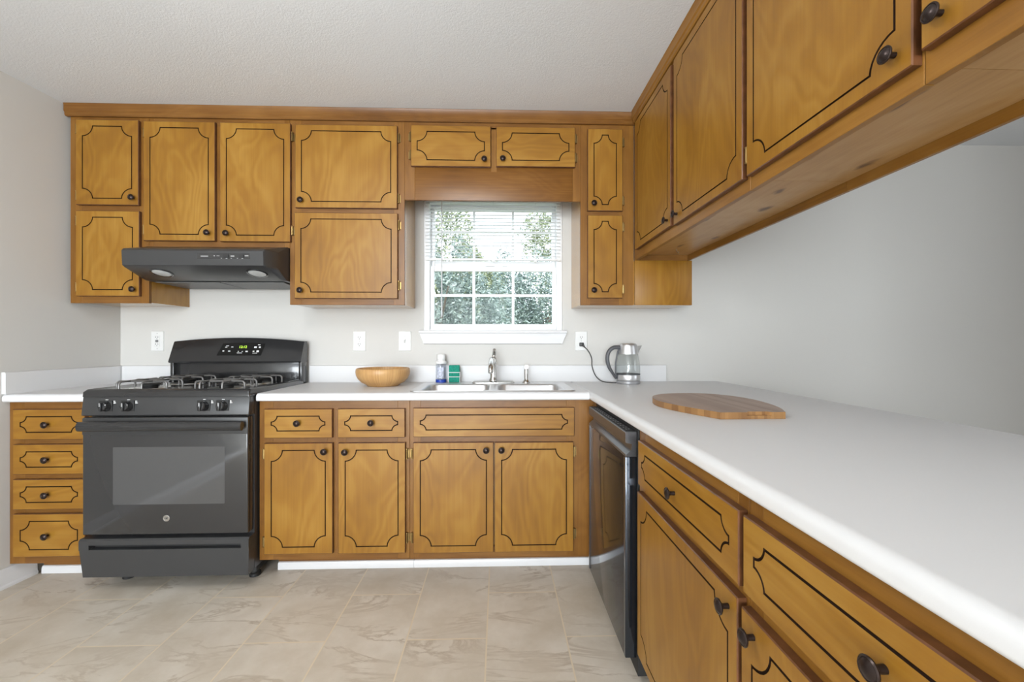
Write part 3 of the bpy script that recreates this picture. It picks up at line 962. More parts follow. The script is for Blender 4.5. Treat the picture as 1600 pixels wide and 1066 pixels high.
m.box(-1.160, 0.4435, HY1, YW - 0.0015, 0.8762, 0.914)
m.box(-1.160, HX0, HY0, HY1, 0.8762, 0.914); m.box(HX1, 0.4435, HY0, HY1, 0.8762, 0.914)
m.build('worktop', LAMI, t)
m = MB()
bs = [(YW - 0.001, 0.9143), (YW - 0.0225, 0.9143), (YW - 0.0205, 0.917), (YW - 0.020, 0.922), (YW - 0.020, 1.010), (YW - 0.018, 1.016), (YW - 0.013, 1.018), (YW - 0.001, 1.018)]
m.prism(bs, 'x', -1.157, 1.047)
m.build('backsplash', LAMI, t)

t = thing('countertop', 'short white laminate countertop between the left wall and the range', 'countertop', (-2.12, YC, 0.876), 'countertops')
m = MB()
pr = edge_prof(YC, YW - 0.0015, 1)
m.loft([[(xl(y) + 0.0025, y, z) for y, z in pr], [(-1.930, y, z) for y, z in pr]])
m.build('worktop', LAMI, t)
MB().prism(bs, 'x', -2.273, -1.932).build('backsplash', LAMI, t)
m = MB()
def sp(y):
    x = xl(y) + 0.001
    return [(x, y, 0.9143), (x + 0.0215, y, 0.9143), (x + 0.0195, y, 0.917), (x + 0.019, y, 0.922), (x + 0.019, y, 1.010), (x + 0.017, y, 1.016), (x + 0.012, y, 1.018), (x, y, 1.018)]
m.loft([sp(YW - 0.002), sp(YC)])
m.build('side_splash', LAMI, t)

t = thing('countertop', 'long wide white laminate peninsula countertop carrying the cutting board and kettle', 'countertop', (0.91, 1.1, 0.876), 'countertops')
m = MB().prism(edge_prof(0.4442, 1.374, 1), 'y', YW - 0.0015, -0.34)
m.build('worktop', LAMI, t)

# ------------------------------------------------------------------ sink, faucet, sprayer
t = thing('kitchen_sink', 'stainless steel double bowl drop-in sink below the window', 'sink', ((SX0 + SX1) / 2, 2.36, 0.914))
def rloop(x0, x1, y0, y1, r, z): return [(x, y, z) for x, y in rr(x0, x1, y0, y1, r, 5)]
zr = 0.9145
mid = (SX0 + SX1) / 2
bowls = [(SX0 + 0.040, mid - 0.016, 2.155, 2.502), (mid + 0.016, SX1 - 0.040, 2.155, 2.502)]
m = MB()
# raised rim outline and flat deck with two bowl openings
bm = bmesh.new()
out0 = [bm.verts.new(p) for p in rloop(SX0, SX1, SY0, SY1, 0.028, zr)]
out1 = [bm.verts.new(p) for p in rloop(SX0 + 0.003, SX1 - 0.003, SY0 + 0.003, SY1 - 0.003, 0.026, zr + 0.0048)]
out2 = [bm.verts.new(p) for p in rloop(SX0 + 0.012, SX1 - 0.012, SY0 + 0.011, SY1 - 0.011, 0.02, zr + 0.0030)]
def bridge(a, b2):
    for k in range(len(a)): bm.faces.new((a[k], a[(k + 1) % len(a)], b2[(k + 1) % len(a)], b2[k]))
bridge(out0, out1); bridge(out1, out2)
edges = []
def loop_edges(l):
    for k in range(len(l)):
        edges.append(bm.edges.get((l[k], l[(k + 1) % len(l)])) or bm.edges.new((l[k], l[(k + 1) % len(l)])))
loop_edges(out2)
inner = []
for bx in bowls:
    x0, x1, y0, y1 = bx
    l0 = [bm.verts.new(p) for p in rloop(x0, x1, y0, y1, 0.05, zr + 0.0030)]
    loop_edges(l0); inner.append((bx, l0))
bmesh.ops.triangle_fill(bm, use_beauty=True, edges=edges)
for (x0, x1, y0, y1), l0 in inner:
    prev = l0
    for ins, dz, rad in ((0.005, 0.002, 0.048), (0.010, 0.010, 0.046), (0.016, 0.10, 0.045), (0.022, 0.145, 0.045), (0.040, 0.163, 0.045), (0.075, 0.168, 0.045)):
        nl = [bm.verts.new(p) for p in rloop(x0 + ins, x1 - ins, y0 + ins, y1 - ins, rad, zr - dz + 0.003)]
        bridge(prev, nl); prev = nl
    bm.faces.new(prev)
bmesh.ops.recalc_face_normals(bm, faces=bm.faces)
m.bm.free(); m.bm = bm
m.build('double_bowl', STEEL, t, 50)
for x0, x1, y0, y1 in bowls:
    cx, cy = (x0 + x1) / 2, (y0 + y1) / 2
    m = MB().lathe([(0.045, 0), (0.045, 0.003), (0.038, 0.004), (0.030, -0.0), (0.0, -0.0)], (cx, cy, zr - 0.165), (0, 0, 1), 24)
    m.build('drain', SATIN, t)

FXc, FYc = -0.033, 2.545
t = thing('faucet', 'brushed nickel single lever faucet rising behind the sink divider', 'faucet', (FXc, FYc, 0.918))
m = MB().loft([[(x, y, z) for x, y in rr(FXc - 0.125 + i, FXc + 0.125 - i, FYc - 0.028 + i, FYc + 0.026 - i, 0.025 - i * 0.5, 5)] for z, i in ((0.9185, 0), (0.924, 0.0), (0.929, 0.006), (0.930, 0.012))])
m.build('deck_plate', SATIN, t)
m = MB().lathe([(0.026, 0), (0.026, 0.006), (0.021, 0.016), (0.019, 0.03), (0.018, 0.085), (0.020, 0.10), (0.0205, 0.128), (0.017, 0.140), (0.0, 0.144)], (FXc, FYc, 0.9300), (0, 0, 1), 24)
m.build('body', SATIN, t)
m = MB()
pts = spline([(FXc - 0.006, FYc - 0.006, 1.035), (FXc - 0.008, FYc - 0.05, 1.058), (FXc - 0.010, FYc - 0.11, 1.052), (FXc - 0.012, FYc - 0.165, 1.020), (FXc - 0.012, FYc - 0.178, 0.990)], 6)
m.tube(pts, 0.015, seg=16, rs=[0.017 - 0.003 * i / (len(pts) - 1) for i in range(len(pts))])
m.build('spout', SATIN, t)
m = MB()
pts = spline([(FXc, FYc, 1.066), (FXc + 0.004, FYc + 0.006, 1.085), (FXc + 0.006, FYc - 0.004, 1.103), (FXc + 0.006, FYc - 0.022, 1.116)], 5)
m.tube(pts, 0.008, seg=12, rs=[0.010 + 0.002 * math.sin(i / (len(pts) - 1) * PI) - 0.001 for i in range(len(pts))])
m.build('lever', SATIN, t)

t = thing('side_sprayer', 'nickel side sprayer standing on the sink deck right of the faucet', 'sprayer', (0.162, 2.545, 0.918))
m = MB().lathe([(0.024, 0), (0.024, 0.004), (0.017, 0.014), (0.014, 0.018), (0.0125, 0.020)], (0.162, 2.545, 0.9185), (0, 0, 1), 20); m.build('base', SATIN, t)
m = MB().lathe([(0.0118, 0.018), (0.0125, 0.05), (0.0130, 0.075), (0.0105, 0.083), (0.0, 0.085)], (0.162, 2.545, 0.9185), (0, 0, 1), 20)
m.build('wand', SATIN, t)
m = MB().lathe([(0.0, 0.0), (0.008, 0.0), (0.009, -0.002), (0.0128, -0.002), (0.0135, 0.008), (0.0125, 0.022), (0.0, 0.025)], (0.162, 2.532, 1.013), (0, 1, -0.15), 20)
m.build('spray_head', SATIN, t)

# ------------------------------------------------------------------ soap bottle, sponge holder
bx, by = -0.352, 2.618
t = thing('soap_bottle', 'clear dish soap bottle with white cap and blue band left of the sponge', 'bottle', (bx, by, 0.9145))
MB().lathe([(0.030, 0.0), (0.0325, 0.002), (0.0325, 0.020)], (bx, by, 0.9147), (0, 0, 1), 28).build('blue_band', BLUE, t)['label'] = 'blue band round the bottle foot'
MB().lathe([(0.0315, 0.0202), (0.0318, 0.10), (0.0295, 0.113), (0.0290, 0.114)], (bx, by, 0.9147), (0, 0, 1), 28).build('bottle_body', SOAPC, t)
m = MB()
lab = []
for k in range(9):
    a = R(-90 + (k - 4) * 9)
    lab.append((bx + 0.0326 * math.cos(a), by + 0.0326 * math.sin(a)))
inn = [(bx + (x - bx) * 0.985, by + (y - by) * 0.985) for x, y in reversed(lab)]
m.prism(lab + inn, 'z', 0.945, 1.008)
m.build('paper_label', plain('pale_lilac_label', (0.52, 0.55, 0.66), 0.5, var=0.35, bscale=60), t)
MB().lathe([(0.031, 0.1142), (0.034, 0.116), (0.034, 0.126), (0.031, 0.132), (0.024, 0.134), (0.024, 0.142), (0.0265, 0.144), (0.0265, 0.168), (0.023, 0.172), (0.0, 0.173)], (bx, by, 0.9147), (0, 0, 1), 28).build('cap', PLATE, t)
sx, sy = -0.270, 2.606
t = thing('sponge_holder', 'small white wire sponge holder beside the soap bottle', 'holder', (sx, sy, 0.9145))
m = MB()
for z in (0.952, 0.978):
    m.tube(fillet([(sx + 0.038, sy + 0.028, z), (sx + 0.036, sy - 0.024, z), (sx - 0.034, sy - 0.024, z), (sx - 0.036, sy + 0.028, z), (sx + 0.038, sy + 0.028, z)], 0.012), 0.0022, seg=8)
for x, y in ((-0.034, -0.024), (0.036, -0.024), (-0.036, 0.026), (0.038, 0.026)):
    m.tube([(sx + x * 0.97, sy + y, 0.9165), (sx + x, sy + y, 0.979)], 0.0020, seg=8)
m.tube([(sx - 0.034, sy - 0.024, 0.9168), (sx + 0.036, sy - 0.024, 0.9168), (sx + 0.038, sy + 0.026, 0.9168), (sx - 0.036, sy + 0.026, 0.9168), (sx - 0.034, sy - 0.024, 0.9168)], 0.0020, seg=8)
m.build('wire_rack', PLATE, t)
m = MB().box(sx - 0.031, sx + 0.033, sy - 0.020, sy + 0.008, 0.9192, 1.022, bev=0.005, seg=3)
tag(m.build('sponge', SPONGE), 'teal green sponge standing upright in the white wire holder', 'sponge')

# ------------------------------------------------------------------ bamboo bowl
t = thing('bamboo_bowl', 'round bamboo bowl on the counter between range and sink', 'bowl', (-0.655, 2.450, 0.9143))
m = MB().lathe([(0.0, 0.0), (0.084, 0.0), (0.088, 0.004), (0.090, 0.007), (0.116, 0.020), (0.136, 0.040), (0.1465, 0.062), (0.1490, 0.080), (0.147, 0.094), (0.143, 0.0995), (0.137, 0.099), (0.134, 0.090), (0.126, 0.060), (0.105, 0.035), (0.07, 0.018), (0.0, 0.014)], (-0.655, 2.450, 0.9145), (0, 0, 1), 56)
m.build('bowl_body', BAMBOO, t, 60)

# ------------------------------------------------------------------ cutting board
t = thing('cutting_board', 'rounded bamboo cutting board with a flat near end on the peninsula', 'cutting board', (0.80, 1.6, 0.9143))
out = [(0.700, 1.336), (0.655, 1.432), (0.617, 1.54), (0.606, 1.64), (0.636, 1.755), (0.705, 1.828), (0.805, 1.856), (0.895, 1.838), (0.960, 1.765), (0.988, 1.655), (0.980, 1.535), (0.952, 1.425), (0.912, 1.338)]
sm = [(p.x, p.y) for p in spline([(x, y, 0) for x, y in out], 6)]
sx0, sx1 = 0.788, 0.866
# the near end carries a finger slot cut into its top edge
z0, z1 = 0.9145, 0.9365
zs = 0.9255
poly = sm + [(sx1, 1.3375), (sx1 - 0.006, 1.349), (sx0 + 0.006, 1.349), (sx0, 1.3370)]
m = MB().prism(sm, 'z', z0, zs)
m.prism(poly, 'z', zs, z1)
for f in m.bm.faces:
    f.material_index = 0 if abs(f.normal.z) > 0.9 and f.calc_center_median().z > 0.93 else 1
m.build('board', [BOARD_T, BOARD_E], t, 25)

# ------------------------------------------------------------------ kettle
kx, ky = 0.770, 2.535
t = thing('electric_kettle', 'glass and steel electric kettle with grey handle in the counter corner', 'kettle', (kx, ky, 0.9143))
zk = 0.9145
MB().lathe([(0.0, 0.0), (0.066, 0.0), (0.069, 0.003), (0.069, 0.016), (0.066, 0.019), (0.0, 0.019)], (kx, ky, zk), (0, 0, 1), 36).build('power_base', plain('silver_grey_plastic', (0.36, 0.36, 0.37), 0.35, 0.4), t)
MB().lathe([(0.0, 0.0205), (0.0685, 0.0205), (0.0695, 0.025), (0.0695, 0.050), (0.0685, 0.053), (0.0, 0.053)], (kx, ky, zk), (0, 0, 1), 36).build('steel_band', STEEL, t)
MB().lathe([(0.0698, 0.053), (0.0705, 0.056), (0.0698, 0.059), (0.0685, 0.059), (0.0685, 0.053)], (kx, ky, zk), (0, 0, 1), 36).build('seal_ring', GREYPL, t)
MB().lathe([(0.0690, 0.059), (0.0700, 0.085), (0.0680, 0.115), (0.0635, 0.145), (0.058, 0.1755), (0.0565, 0.1755), (0.062, 0.145), (0.0665, 0.115), (0.0685, 0.085), (0.0675, 0.059)], (kx, ky, zk), (0, 0, 1), 40).build('glass_body', KGLASS, t, 60)
m = MB().lathe([(0.0590, 0.1752), (0.0575, 0.190), (0.0535, 0.215), (0.0515, 0.226), (0.048, 0.2285)], (kx, ky, zk), (0, 0, 1), 36)
m.loft([[(kx + 0.050, ky - 0.022, zk + 0.185), (kx + 0.062, ky, zk + 0.183), (kx + 0.050, ky + 0.022, zk + 0.185)], [(kx + 0.046, ky - 0.026, zk + 0.222), (kx + 0.083, ky, zk + 0.226), (kx + 0.046, ky + 0.026, zk + 0.222)]])
m.build('collar', STEEL, t)
MB().lathe([(0.0, 0.224), (0.050, 0.224), (0.049, 0.231), (0.044, 0.237), (0.02, 0.2395), (0.0, 0.240)], (kx, ky, zk), (0, 0, 1), 36).build('lid', STEEL, t)
m = MB()
hp = spline([(kx - 0.050, ky, zk + 0.215), (kx - 0.090, ky, zk + 0.212), (kx - 0.118, ky, zk + 0.185), (kx - 0.125, ky, zk + 0.140), (kx - 0.113, ky, zk + 0.095), (kx - 0.092, ky, zk + 0.060), (kx - 0.073, ky, zk + 0.028)], 6)
loops = []
for i, p in enumerate(hp):
    d = (hp[min(i + 1, len(hp) - 1)] - hp[max(i - 1, 0)]).normalized()
    nrm = Vector((0, 1, 0)).cross(d)
    k = i / (len(hp) - 1)
    wd = 0.012 - 0.006 * max(0, k - 0.55) / 0.45
    loops.append([p + nrm * wd * math.cos(2 * PI * j / 12) + Vector((0, 1, 0)) * 0.013 * math.sin(2 * PI * j / 12) for j in range(12)])
m.loft(loops)
hp2 = [(kx - 0.056, ky, zk + 0.205), (kx - 0.064, ky, zk + 0.18), (kx - 0.0745, ky, zk + 0.12), (kx - 0.0755, ky, zk + 0.07), (kx - 0.0725, ky, zk + 0.026)]
m.tube(spline(hp2, 5), 0.005, seg=8)
m.build('handle', GREYPL, t)
# ------------------------------------------------------------------ outlets, switch, cord
def plate(name, label, cat, x, z, kind, group):
    t = thing(name, label, cat, (x, YW, z - 0.06), group)
    m = MB().prism([(x - 0.038, z - 0.061), (x + 0.038, z - 0.061), (x + 0.038, z + 0.061), (x - 0.038, z + 0.061)], 'y', YW - 0.0005, YW - 0.006)
    t_ = m.bm
    for v in t_.verts:
        if v.co.y < YW - 0.004:
            v.co.x = x + (v.co.x - x) * 0.93; v.co.z = z + (v.co.z - z) * 0.955
    m.build('cover_plate', PLATE, t)
    y = YW - 0.006
    if kind == 'switch':
        MB().box(x - 0.006, x + 0.006, y - 0.0015, y, z - 0.014, z + 0.014, bev=0.0007).build('switch_slot', plain('pale_switch_surround', (0.55, 0.55, 0.54), 0.4), t)
        MB().prism([(y - 0.0014, z - 0.008), (y - 0.0014, z + 0.008), (y - 0.013, z + 0.013), (y - 0.0135, z + 0.008)], 'x', x - 0.004, x + 0.004).build('toggle', PLATE, t)
    elif kind == 'duplex':
        for dz in (0.021, -0.021):
            m = MB().prism([(x + p, z + dz + q) for p, q in rr(-0.0165, 0.0165, -0.0145, 0.0145, 0.010, 5)], 'y', y - 0.002, y)
            r_ = m.build('receptacle', PLATE, t)
            m = MB()
            m.box(x - 0.0078, x - 0.0052, y - 0.0024, y - 0.0018, z + dz - 0.001, z + dz + 0.008)
            m.box(x + 0.0052, x + 0.0078, y - 0.0024, y - 0.0018, z + dz - 0.001, z + dz + 0.008)
            m.lathe([(0.0026, 0), (0.0026, 0.0006)], (x, y - 0.0024, z + dz - 0.0075), (0, 1, 0), 12)
            m.build('slots', SLOT, r_)
    else:
        m = MB().box(x - 0.0165, x + 0.0165, y - 0.002, y, z - 0.034, z + 0.034, bev=0.001)
        r_ = m.build('receptacle', PLATE, t)
        m = MB()
        for dz in (0.021, -0.021):
            m.box(x - 0.0078, x - 0.0052, y - 0.0024, y - 0.0018, z + dz - 0.001, z + dz + 0.007)
            m.box(x + 0.0052, x + 0.0078, y - 0.0024, y - 0.0018, z + dz - 0.001, z + dz + 0.007)
            m.lathe([(0.0024, 0), (0.0024, 0.0006)], (x, y - 0.0024, z + dz - 0.007), (0, 1, 0), 12)
        m.build('slots', SLOT, r_)
        m = MB()
        m.box(x - 0.009, x + 0.009, y - 0.0032, y - 0.0018, z + 0.001, z + 0.0065, bev=0.0005)
        m.box(x - 0.009, x + 0.009, y - 0.0032, y - 0.0018, z - 0.0065, z - 0.001, bev=0.0005)
        m.build('test_buttons', SLOT, r_)
    m = MB()
    for dz in ((0.0, ) if kind == 'duplex' else (0.046, -0.046) if kind == 'gfci' else (0.030, -0.030)):
        m.lathe([(0.003, 0), (0.0028, 0.0008), (0, 0.0010)], (x, y, z + dz), (0, -1, 0), 12)
    m.build('screw', plain('plate_screw', (0.45, 0.45, 0.44), 0.4, 0.5), t)
plate('wall_outlet', 'white outlet with dark test buttons on the wall left of the range', 'outlet', -2.076, 1.167, 'gfci', 'wall outlets')
plate('wall_outlet', 'white duplex outlet with nothing plugged in, above the bamboo bowl', 'outlet', -0.860, 1.167, 'duplex', 'wall outlets')
plate('light_switch', 'white toggle light switch on the wall left of the window sill', 'switch', -0.582, 1.167, 'switch', None)
plate('wall_outlet', 'white duplex outlet with the black kettle plug in its lower socket', 'outlet', 0.515, 1.168, 'duplex', 'wall outlets')
t = thing('kettle_cord', 'dark power cord drooping from the wall outlet to the kettle', 'cord', (0.515, YW - 0.02, 0.9145))
m = MB().box(0.502, 0.528, YW - 0.030, YW - 0.0085, 1.134, 1.158, bev=0.004)
m.lathe([(0.008, 0), (0.005, 0.018), (0.0035, 0.022)], (0.520, YW - 0.028, 1.144), (0.35, -0.6, -0.6), 12)
m.build('plug', CORDM, t)
m = MB().tube(spline([(0.524, YW - 0.036, 1.136), (0.552, YW - 0.045, 1.105), (0.572, YW - 0.045, 1.06), (0.574, YW - 0.05, 1.01), (0.592, YW - 0.065, 0.955), (0.625, YW - 0.085, 0.924), (0.665, YW - 0.115, 0.9182), (0.699, 2.535, 0.9182)], 8), 0.0031, seg=8)
m.build('cable', CORDM, t)

# ------------------------------------------------------------------ gas range
RX0, RX1 = -1.9255, -1.1645
t = thing('gas_range', 'black freestanding four-burner gas range with oven', 'range', ((RX0 + RX1) / 2, 2.35, 0.0))
m = MB()
m.box(RX0 + 0.004, RX1 - 0.003, 2.085, 2.640, 0.080, 0.905)
m.box(RX0 + 0.03, RX1 - 0.03, 2.150, 2.600, 0.030, 0.0805)
m.build('body', BLKM, t)
m = MB()
for x in (RX0 + 0.10, RX1 - 0.05):
    for y in (2.175, 2.57):
        m.lathe([(0.026, 0.0005), (0.026, 0.016), (0.020, 0.020), (0.020, 0.031)], (x, y, 0), (0, 0, 1), 14)
m.build('levelling_feet', BLKD, t)
# cooktop tray
m = MB()
bm = bmesh.new()
def rl(i, z, r): return [bm.verts.new((x, y, z)) for x, y in rr(RX0 + i, RX1 - i, 2.040 + i, 2.600, r, 4)]
Ls = [rl(0.0, 0.906, 0.006), rl(0.0, 0.928, 0.010), rl(0.010, 0.940, 0.012), rl(0.020, 0.9415, 0.014), rl(0.036, 0.932, 0.018), rl(0.050, 0.930, 0.02)]
for P, Q in zip(Ls[:-1], Ls[1:]):
    for k in range(len(P)): bm.faces.new((P[k], P[(k + 1) % len(P)], Q[(k + 1) % len(P)], Q[k]))
bm.faces.new(Ls[-1]); bm.faces.new(Ls[0])
bmesh.ops.recalc_face_normals(bm, faces=bm.faces)
m.bm.free(); m.bm = bm
m.build('cooktop', BLK, t, 50)
for cx in (RX0 + 0.195, RX1 - 0.195):
    for cy in (2.185, 2.440):
        m = MB().lathe([(0.082, 0.0), (0.080, 0.004), (0.060, -0.0005 + 0.002), (0.045, 0.001), (0.0, 0.001)], (cx, cy, 0.9308), (0, 0, 1), 28)
        bnr = m.build('drip_bowl', CHROME, t, 60)
        m = MB().lathe([(0.030, 0.0), (0.032, 0.010), (0.030, 0.014), (0.040, 0.015), (0.041, 0.020), (0.036, 0.023), (0.0, 0.024)], (cx, cy, 0.9325), (0, 0, 1), 24)
        m.build('burner_cap', BLKD, bnr)
        m = MB()
        zt, zb = 0.970, 0.9335
        a = 0.118
        for s in (-0.052, 0.052):
            m.tube(fillet([(cx - a, cy + s, zb), (cx - a, cy + s, zt), (cx + a, cy + s, zt), (cx + a, cy + s, zb)], 0.022), 0.0046, seg=8)
            m.tube(fillet([(cx + s, cy - a, zb), (cx + s, cy - a, zt + 0.002), (cx + s, cy + a, zt + 0.002), (cx + s, cy + a, zb)], 0.022), 0.0046, seg=8)
        m.build('grate', GRATE, t)
# control panel
m = MB().prism([(2.086, 0.9055), (2.044, 0.9055), (2.034, 0.822), (2.040, 0.818), (2.086, 0.818)], 'x', RX0 + 0.002, RX1 - 0.002, bev=0.002)
cp = m.build('control_panel', BLKM, t)
pn = Vector((0, -0.0835, 0.010)).normalized()          # panel normal
for kx_ in (-1.812, -1.714, -1.370, -1.284):
    o_ = Vector((kx_, 2.0385, 0.8625))
    m = MB().box(kx_ - 0.031, kx_ + 0.027, 2.0345, 2.042, 0.840, 0.889, bev=0.001)
    m.build('knob_plate', BLKD, cp)
    m = MB().lathe([(0.024, 0.004), (0.023, 0.010), (0.0195, 0.020), (0.0185, 0.026), (0.015, 0.029), (0.0, 0.029)], o_, pn, 24)
    k_ = m.build('control_knob', BLK, t)
    m = MB().box(kx_ - 0.0045, kx_ + 0.0045, 2.0005, 2.030, 0.844, 0.883, bev=0.002)
    m.build('grip', BLK, k_)
    m = MB()
    m.box(kx_ - 0.001, kx_ + 0.001, 2.0000, 2.0008, 0.866, 0.882)
    m.build('pointer_mark', WHITE, k_)
    m = MB()
    m.box(kx_ - 0.006, kx_ + 0.005, 2.0385, 2.0415, 0.8915, 0.8940)
    for q in range(3):
        m.box(kx_ + 0.031, kx_ + 0.041 - 0.002 * q, 2.0372, 2.0410, 0.8755 + 0.005 * q, 0.8785 + 0.005 * q)
    m.build('printed_marks', WHITE, cp)
# oven door
m = MB().box(RX0 + 0.006, RX1 - 0.006, 2.036, 2.080, 0.268, 0.812, bev=0.005, seg=3)
od = m.build('oven_door', BLKG, t)
m = MB().box(RX0 + 0.006, RX1 - 0.006, 2.0352, 2.0364, 0.732, 0.808, bev=0.0004)
m.build('door_top_band', BLKM, od)
m = MB().prism([(p, q) for p, q in rr(-1.782, -1.276, 0.408, 0.674, 0.004, 3)], 'y', 2.0354, 2.0364)
m.build('window_glass', plain('smoked_oven_window', (0.065, 0.065, 0.066), 0.05, spec=0.9), od)
m = MB()
hx0, hx1 = RX0 + 0.022, RX1 - 0.012
m.loft([[(x, 2.000 - 0.014 * math.cos(2 * PI * j / 16), 0.776 + 0.022 * math.sin(2 * PI * j / 16)) for j in range(16)] for x in [hx0 + (hx1 - hx0) * k / 10 for k in range(11)]])
for x in (hx0 + 0.012, hx1 - 0.012):
    m.box(x - 0.011, x + 0.011, 2.000, 2.037, 0.764, 0.790, bev=0.005)
m.build('handle', BLK, od)
zl = 0.343
m = MB().lathe([(0.0, 0.0), (0.0145, 0.0), (0.0150, 0.001), (0.0138, 0.0018), (0.0130, 0.0012), (0.0, 0.0012)], (-1.541, 2.036, zl), (0, -1, 0), 32)
bd = m.build('maker_badge', SATIN, od)
text_part('monogram', 'GE', 0.0125, SLOT, bd, Matrix.Translation((-1.541, 2.0342, zl)) @ Matrix.Rotation(PI / 2, 4, 'X'), 0.0003)
# storage drawer with a long finger slot
m = MB()
dx0, dx1 = RX0 - 0.002, RX1 + 0.003
m.prism([(2.080, 0.252), (2.034, 0.252), (2.026, 0.244), (2.026, 0.225), (2.080, 0.225)], 'x', dx0, dx1)
m.prism([(2.080, 0.203), (2.029, 0.203), (2.034, 0.075), (2.080, 0.075)], 'x', dx0, dx1)
for v in m.bm.verts:
    if v.co.z < 0.1: v.co.x += 0.012 if v.co.x < -1.5 else -0.006
m.box(dx0, dx0 + 0.045, 2.026, 2.080, 0.2025, 0.2255); m.box(dx1 - 0.035, dx1, 2.026, 2.080, 0.2025, 0.2255)
m.box(dx0 + 0.02, dx1 - 0.02, 2.058, 2.079, 0.200, 0.228, 1)
m.build('storage_drawer', [BLKM, BLKD], t)
# backguard
m = MB()
m.box(RX0 + 0.012, RX1 - 0.012, 2.590, 2.640, 0.9055, 1.045, bev=0.003)
m.box(RX0 + 0.001, RX0 + 0.020, 2.570, 2.640, 0.9055, 1.05, bev=0.004)
m.box(RX1 - 0.020, RX1 - 0.001, 2.570, 2.640, 0.9055, 1.05, bev=0.004)
m.build('splash_panel', BLK, t)
loops = []
n = 24
for k in range(n + 1):
    x = RX0 + (RX1 - RX0) * k / n
    q = 1 - (2 * k / n - 1) ** 2
    zt = 1.166 + 0.022 * q
    loops.append([(x, 2.6445, 1.038), (x, 2.578, 1.036), (x, 2.560, 1.040), (x, 2.5565, 1.048), (x, 2.600, zt - 0.012), (x, 2.606, zt - 0.002), (x, 2.616, zt), (x, 2.6445, zt)])
bgd = MB().loft(loops).build('console', BLK, t, 40)
# sloped console face: point at fraction f up the slope
zf0, zf1 = 1.048, 1.174
tilt = math.atan2(2.600 - 2.5565, zf1 - zf0)
def conface(x, z, n_=0.0):
    f = (z - zf0) / (zf1 - zf0)
    return Vector((x, 2.5565 + 0.0435 * f - n_ * math.cos(tilt), z + n_ * math.sin(tilt)))
m = MB()
q = [(-1.655, 1.082), (-1.400, 1.082), (-1.388, 1.152), (-1.470, 1.157), (-1.560, 1.157), (-1.633, 1.152)]
m.loft([[conface(x, z, -0.001) for x, z in q], [conface(x, z, 0.0016) for x, z in q]])
dp = m.build('display_panel', plain('display_black', (0.006, 0.006, 0.006), 0.25, spec=0.3), bgd)
def con_mtx(x, z, n_): return Matrix.Translation(conface(x, z, n_)) @ Matrix.Rotation(PI / 2 - tilt, 4, 'X')
text_part('clock_digits', '12:12', 0.021, GREEN_D, dp, con_mtx(-1.513, 1.131, 0.0022), 0.0003)
marks = MB()
for x, z, wd, hh in ((-1.604, 1.138, 0.016, 0.003), (-1.575, 1.131, 0.012, 0.004), (-1.610, 1.130, 0.012, 0.004), (-1.622, 1.108, 0.010, 0.006), (-1.588, 1.107, 0.012, 0.005), (-1.535, 1.105, 0.005, 0.005), (-1.512, 1.105, 0.006, 0.003), (-1.487, 1.105, 0.013, 0.007), (-1.527, 1.096, 0.030, 0.003), (-1.447, 1.106, 0.010, 0.006), (-1.423, 1.106, 0.014, 0.010), (-1.438, 1.095, 0.027, 0.002), (-1.440, 1.130, 0.015, 0.009), (-1.415, 1.130, 0.011, 0.008), (-1.421, 1.144, 0.014, 0.004)):
    P = [conface(x - wd / 2, z - hh / 2, 0.0013), conface(x + wd / 2, z - hh / 2, 0.0013), conface(x + wd / 2, z + hh / 2, 0.0013), conface(x - wd / 2, z + hh / 2, 0.0013)]
    Q = [conface(x - wd / 2, z - hh / 2, 0.0020), conface(x + wd / 2, z - hh / 2, 0.0020), conface(x + wd / 2, z + hh / 2, 0.0020), conface(x - wd / 2, z + hh / 2, 0.0020)]
    marks.loft([P, Q])
marks.build('button_marks', WHITE, dp)

# ------------------------------------------------------------------ range hood
HX0_, HX1_ = -1.884, -1.141
t = thing('range_hood', 'black under-cabinet range hood above the gas range', 'range hood', ((HX0_ + HX1_) / 2, 2.45, 1.485))
m = MB()
def hs(x, yf):
    return [(x, YW - 0.003, 1.484), (x, 2.345, 1.490), (x, yf + 0.012, 1.534), (x, yf, 1.541), (x, yf - 0.004, 1.612), (x, yf + 0.008, 1.624), (x, 2.350, 1.6715), (x, YW - 0.003, 1.6715)]
m.loft([hs(HX0_, 2.250), hs(HX0_ + 0.024, 2.175), hs(HX0_ + 0.030, 2.168), hs(HX1_ - 0.030, 2.168), hs(HX1_ - 0.024, 2.175), hs(HX1_, 2.250)])
hb = m.build('shell', BLKM, t, 25)
def under(x, f, n_):
    """point on the sloping underside, f from front (0) to rear (1)"""
    y = 2.180 + (2.345 - 2.180) * f
    z = 1.534 + (1.490 - 1.534) * f
    return Vector((x, y, z)) + Vector((0, -0.258, -0.966)) * n_
un = Vector((0, -0.258, -0.966))
for x in (-1.725, -1.245):
    m = MB().lathe([(0.050, 0.0), (0.050, 0.003), (0.043, 0.004), (0.043, 0.0)], under(x, 0.42, 0.0), un, 28)
    l_ = m.build('lamp_ring', BLK, t)
    MB().lathe([(0.041, 0.0006), (0.041, 0.0025), (0.030, 0.0050), (0.0, 0.0062)], under(x, 0.42, 0.0), un, 28).build('lamp_lens', LENS, l_)
m = MB()
for a, b2 in ((HX0_ + 0.03, -1.515), (-1.508, HX1_ - 0.03)):
    m.prism([(2.375, 1.4828), (2.630, 1.4784), (2.630, 1.4814), (2.375, 1.4858)], 'x', a, b2)
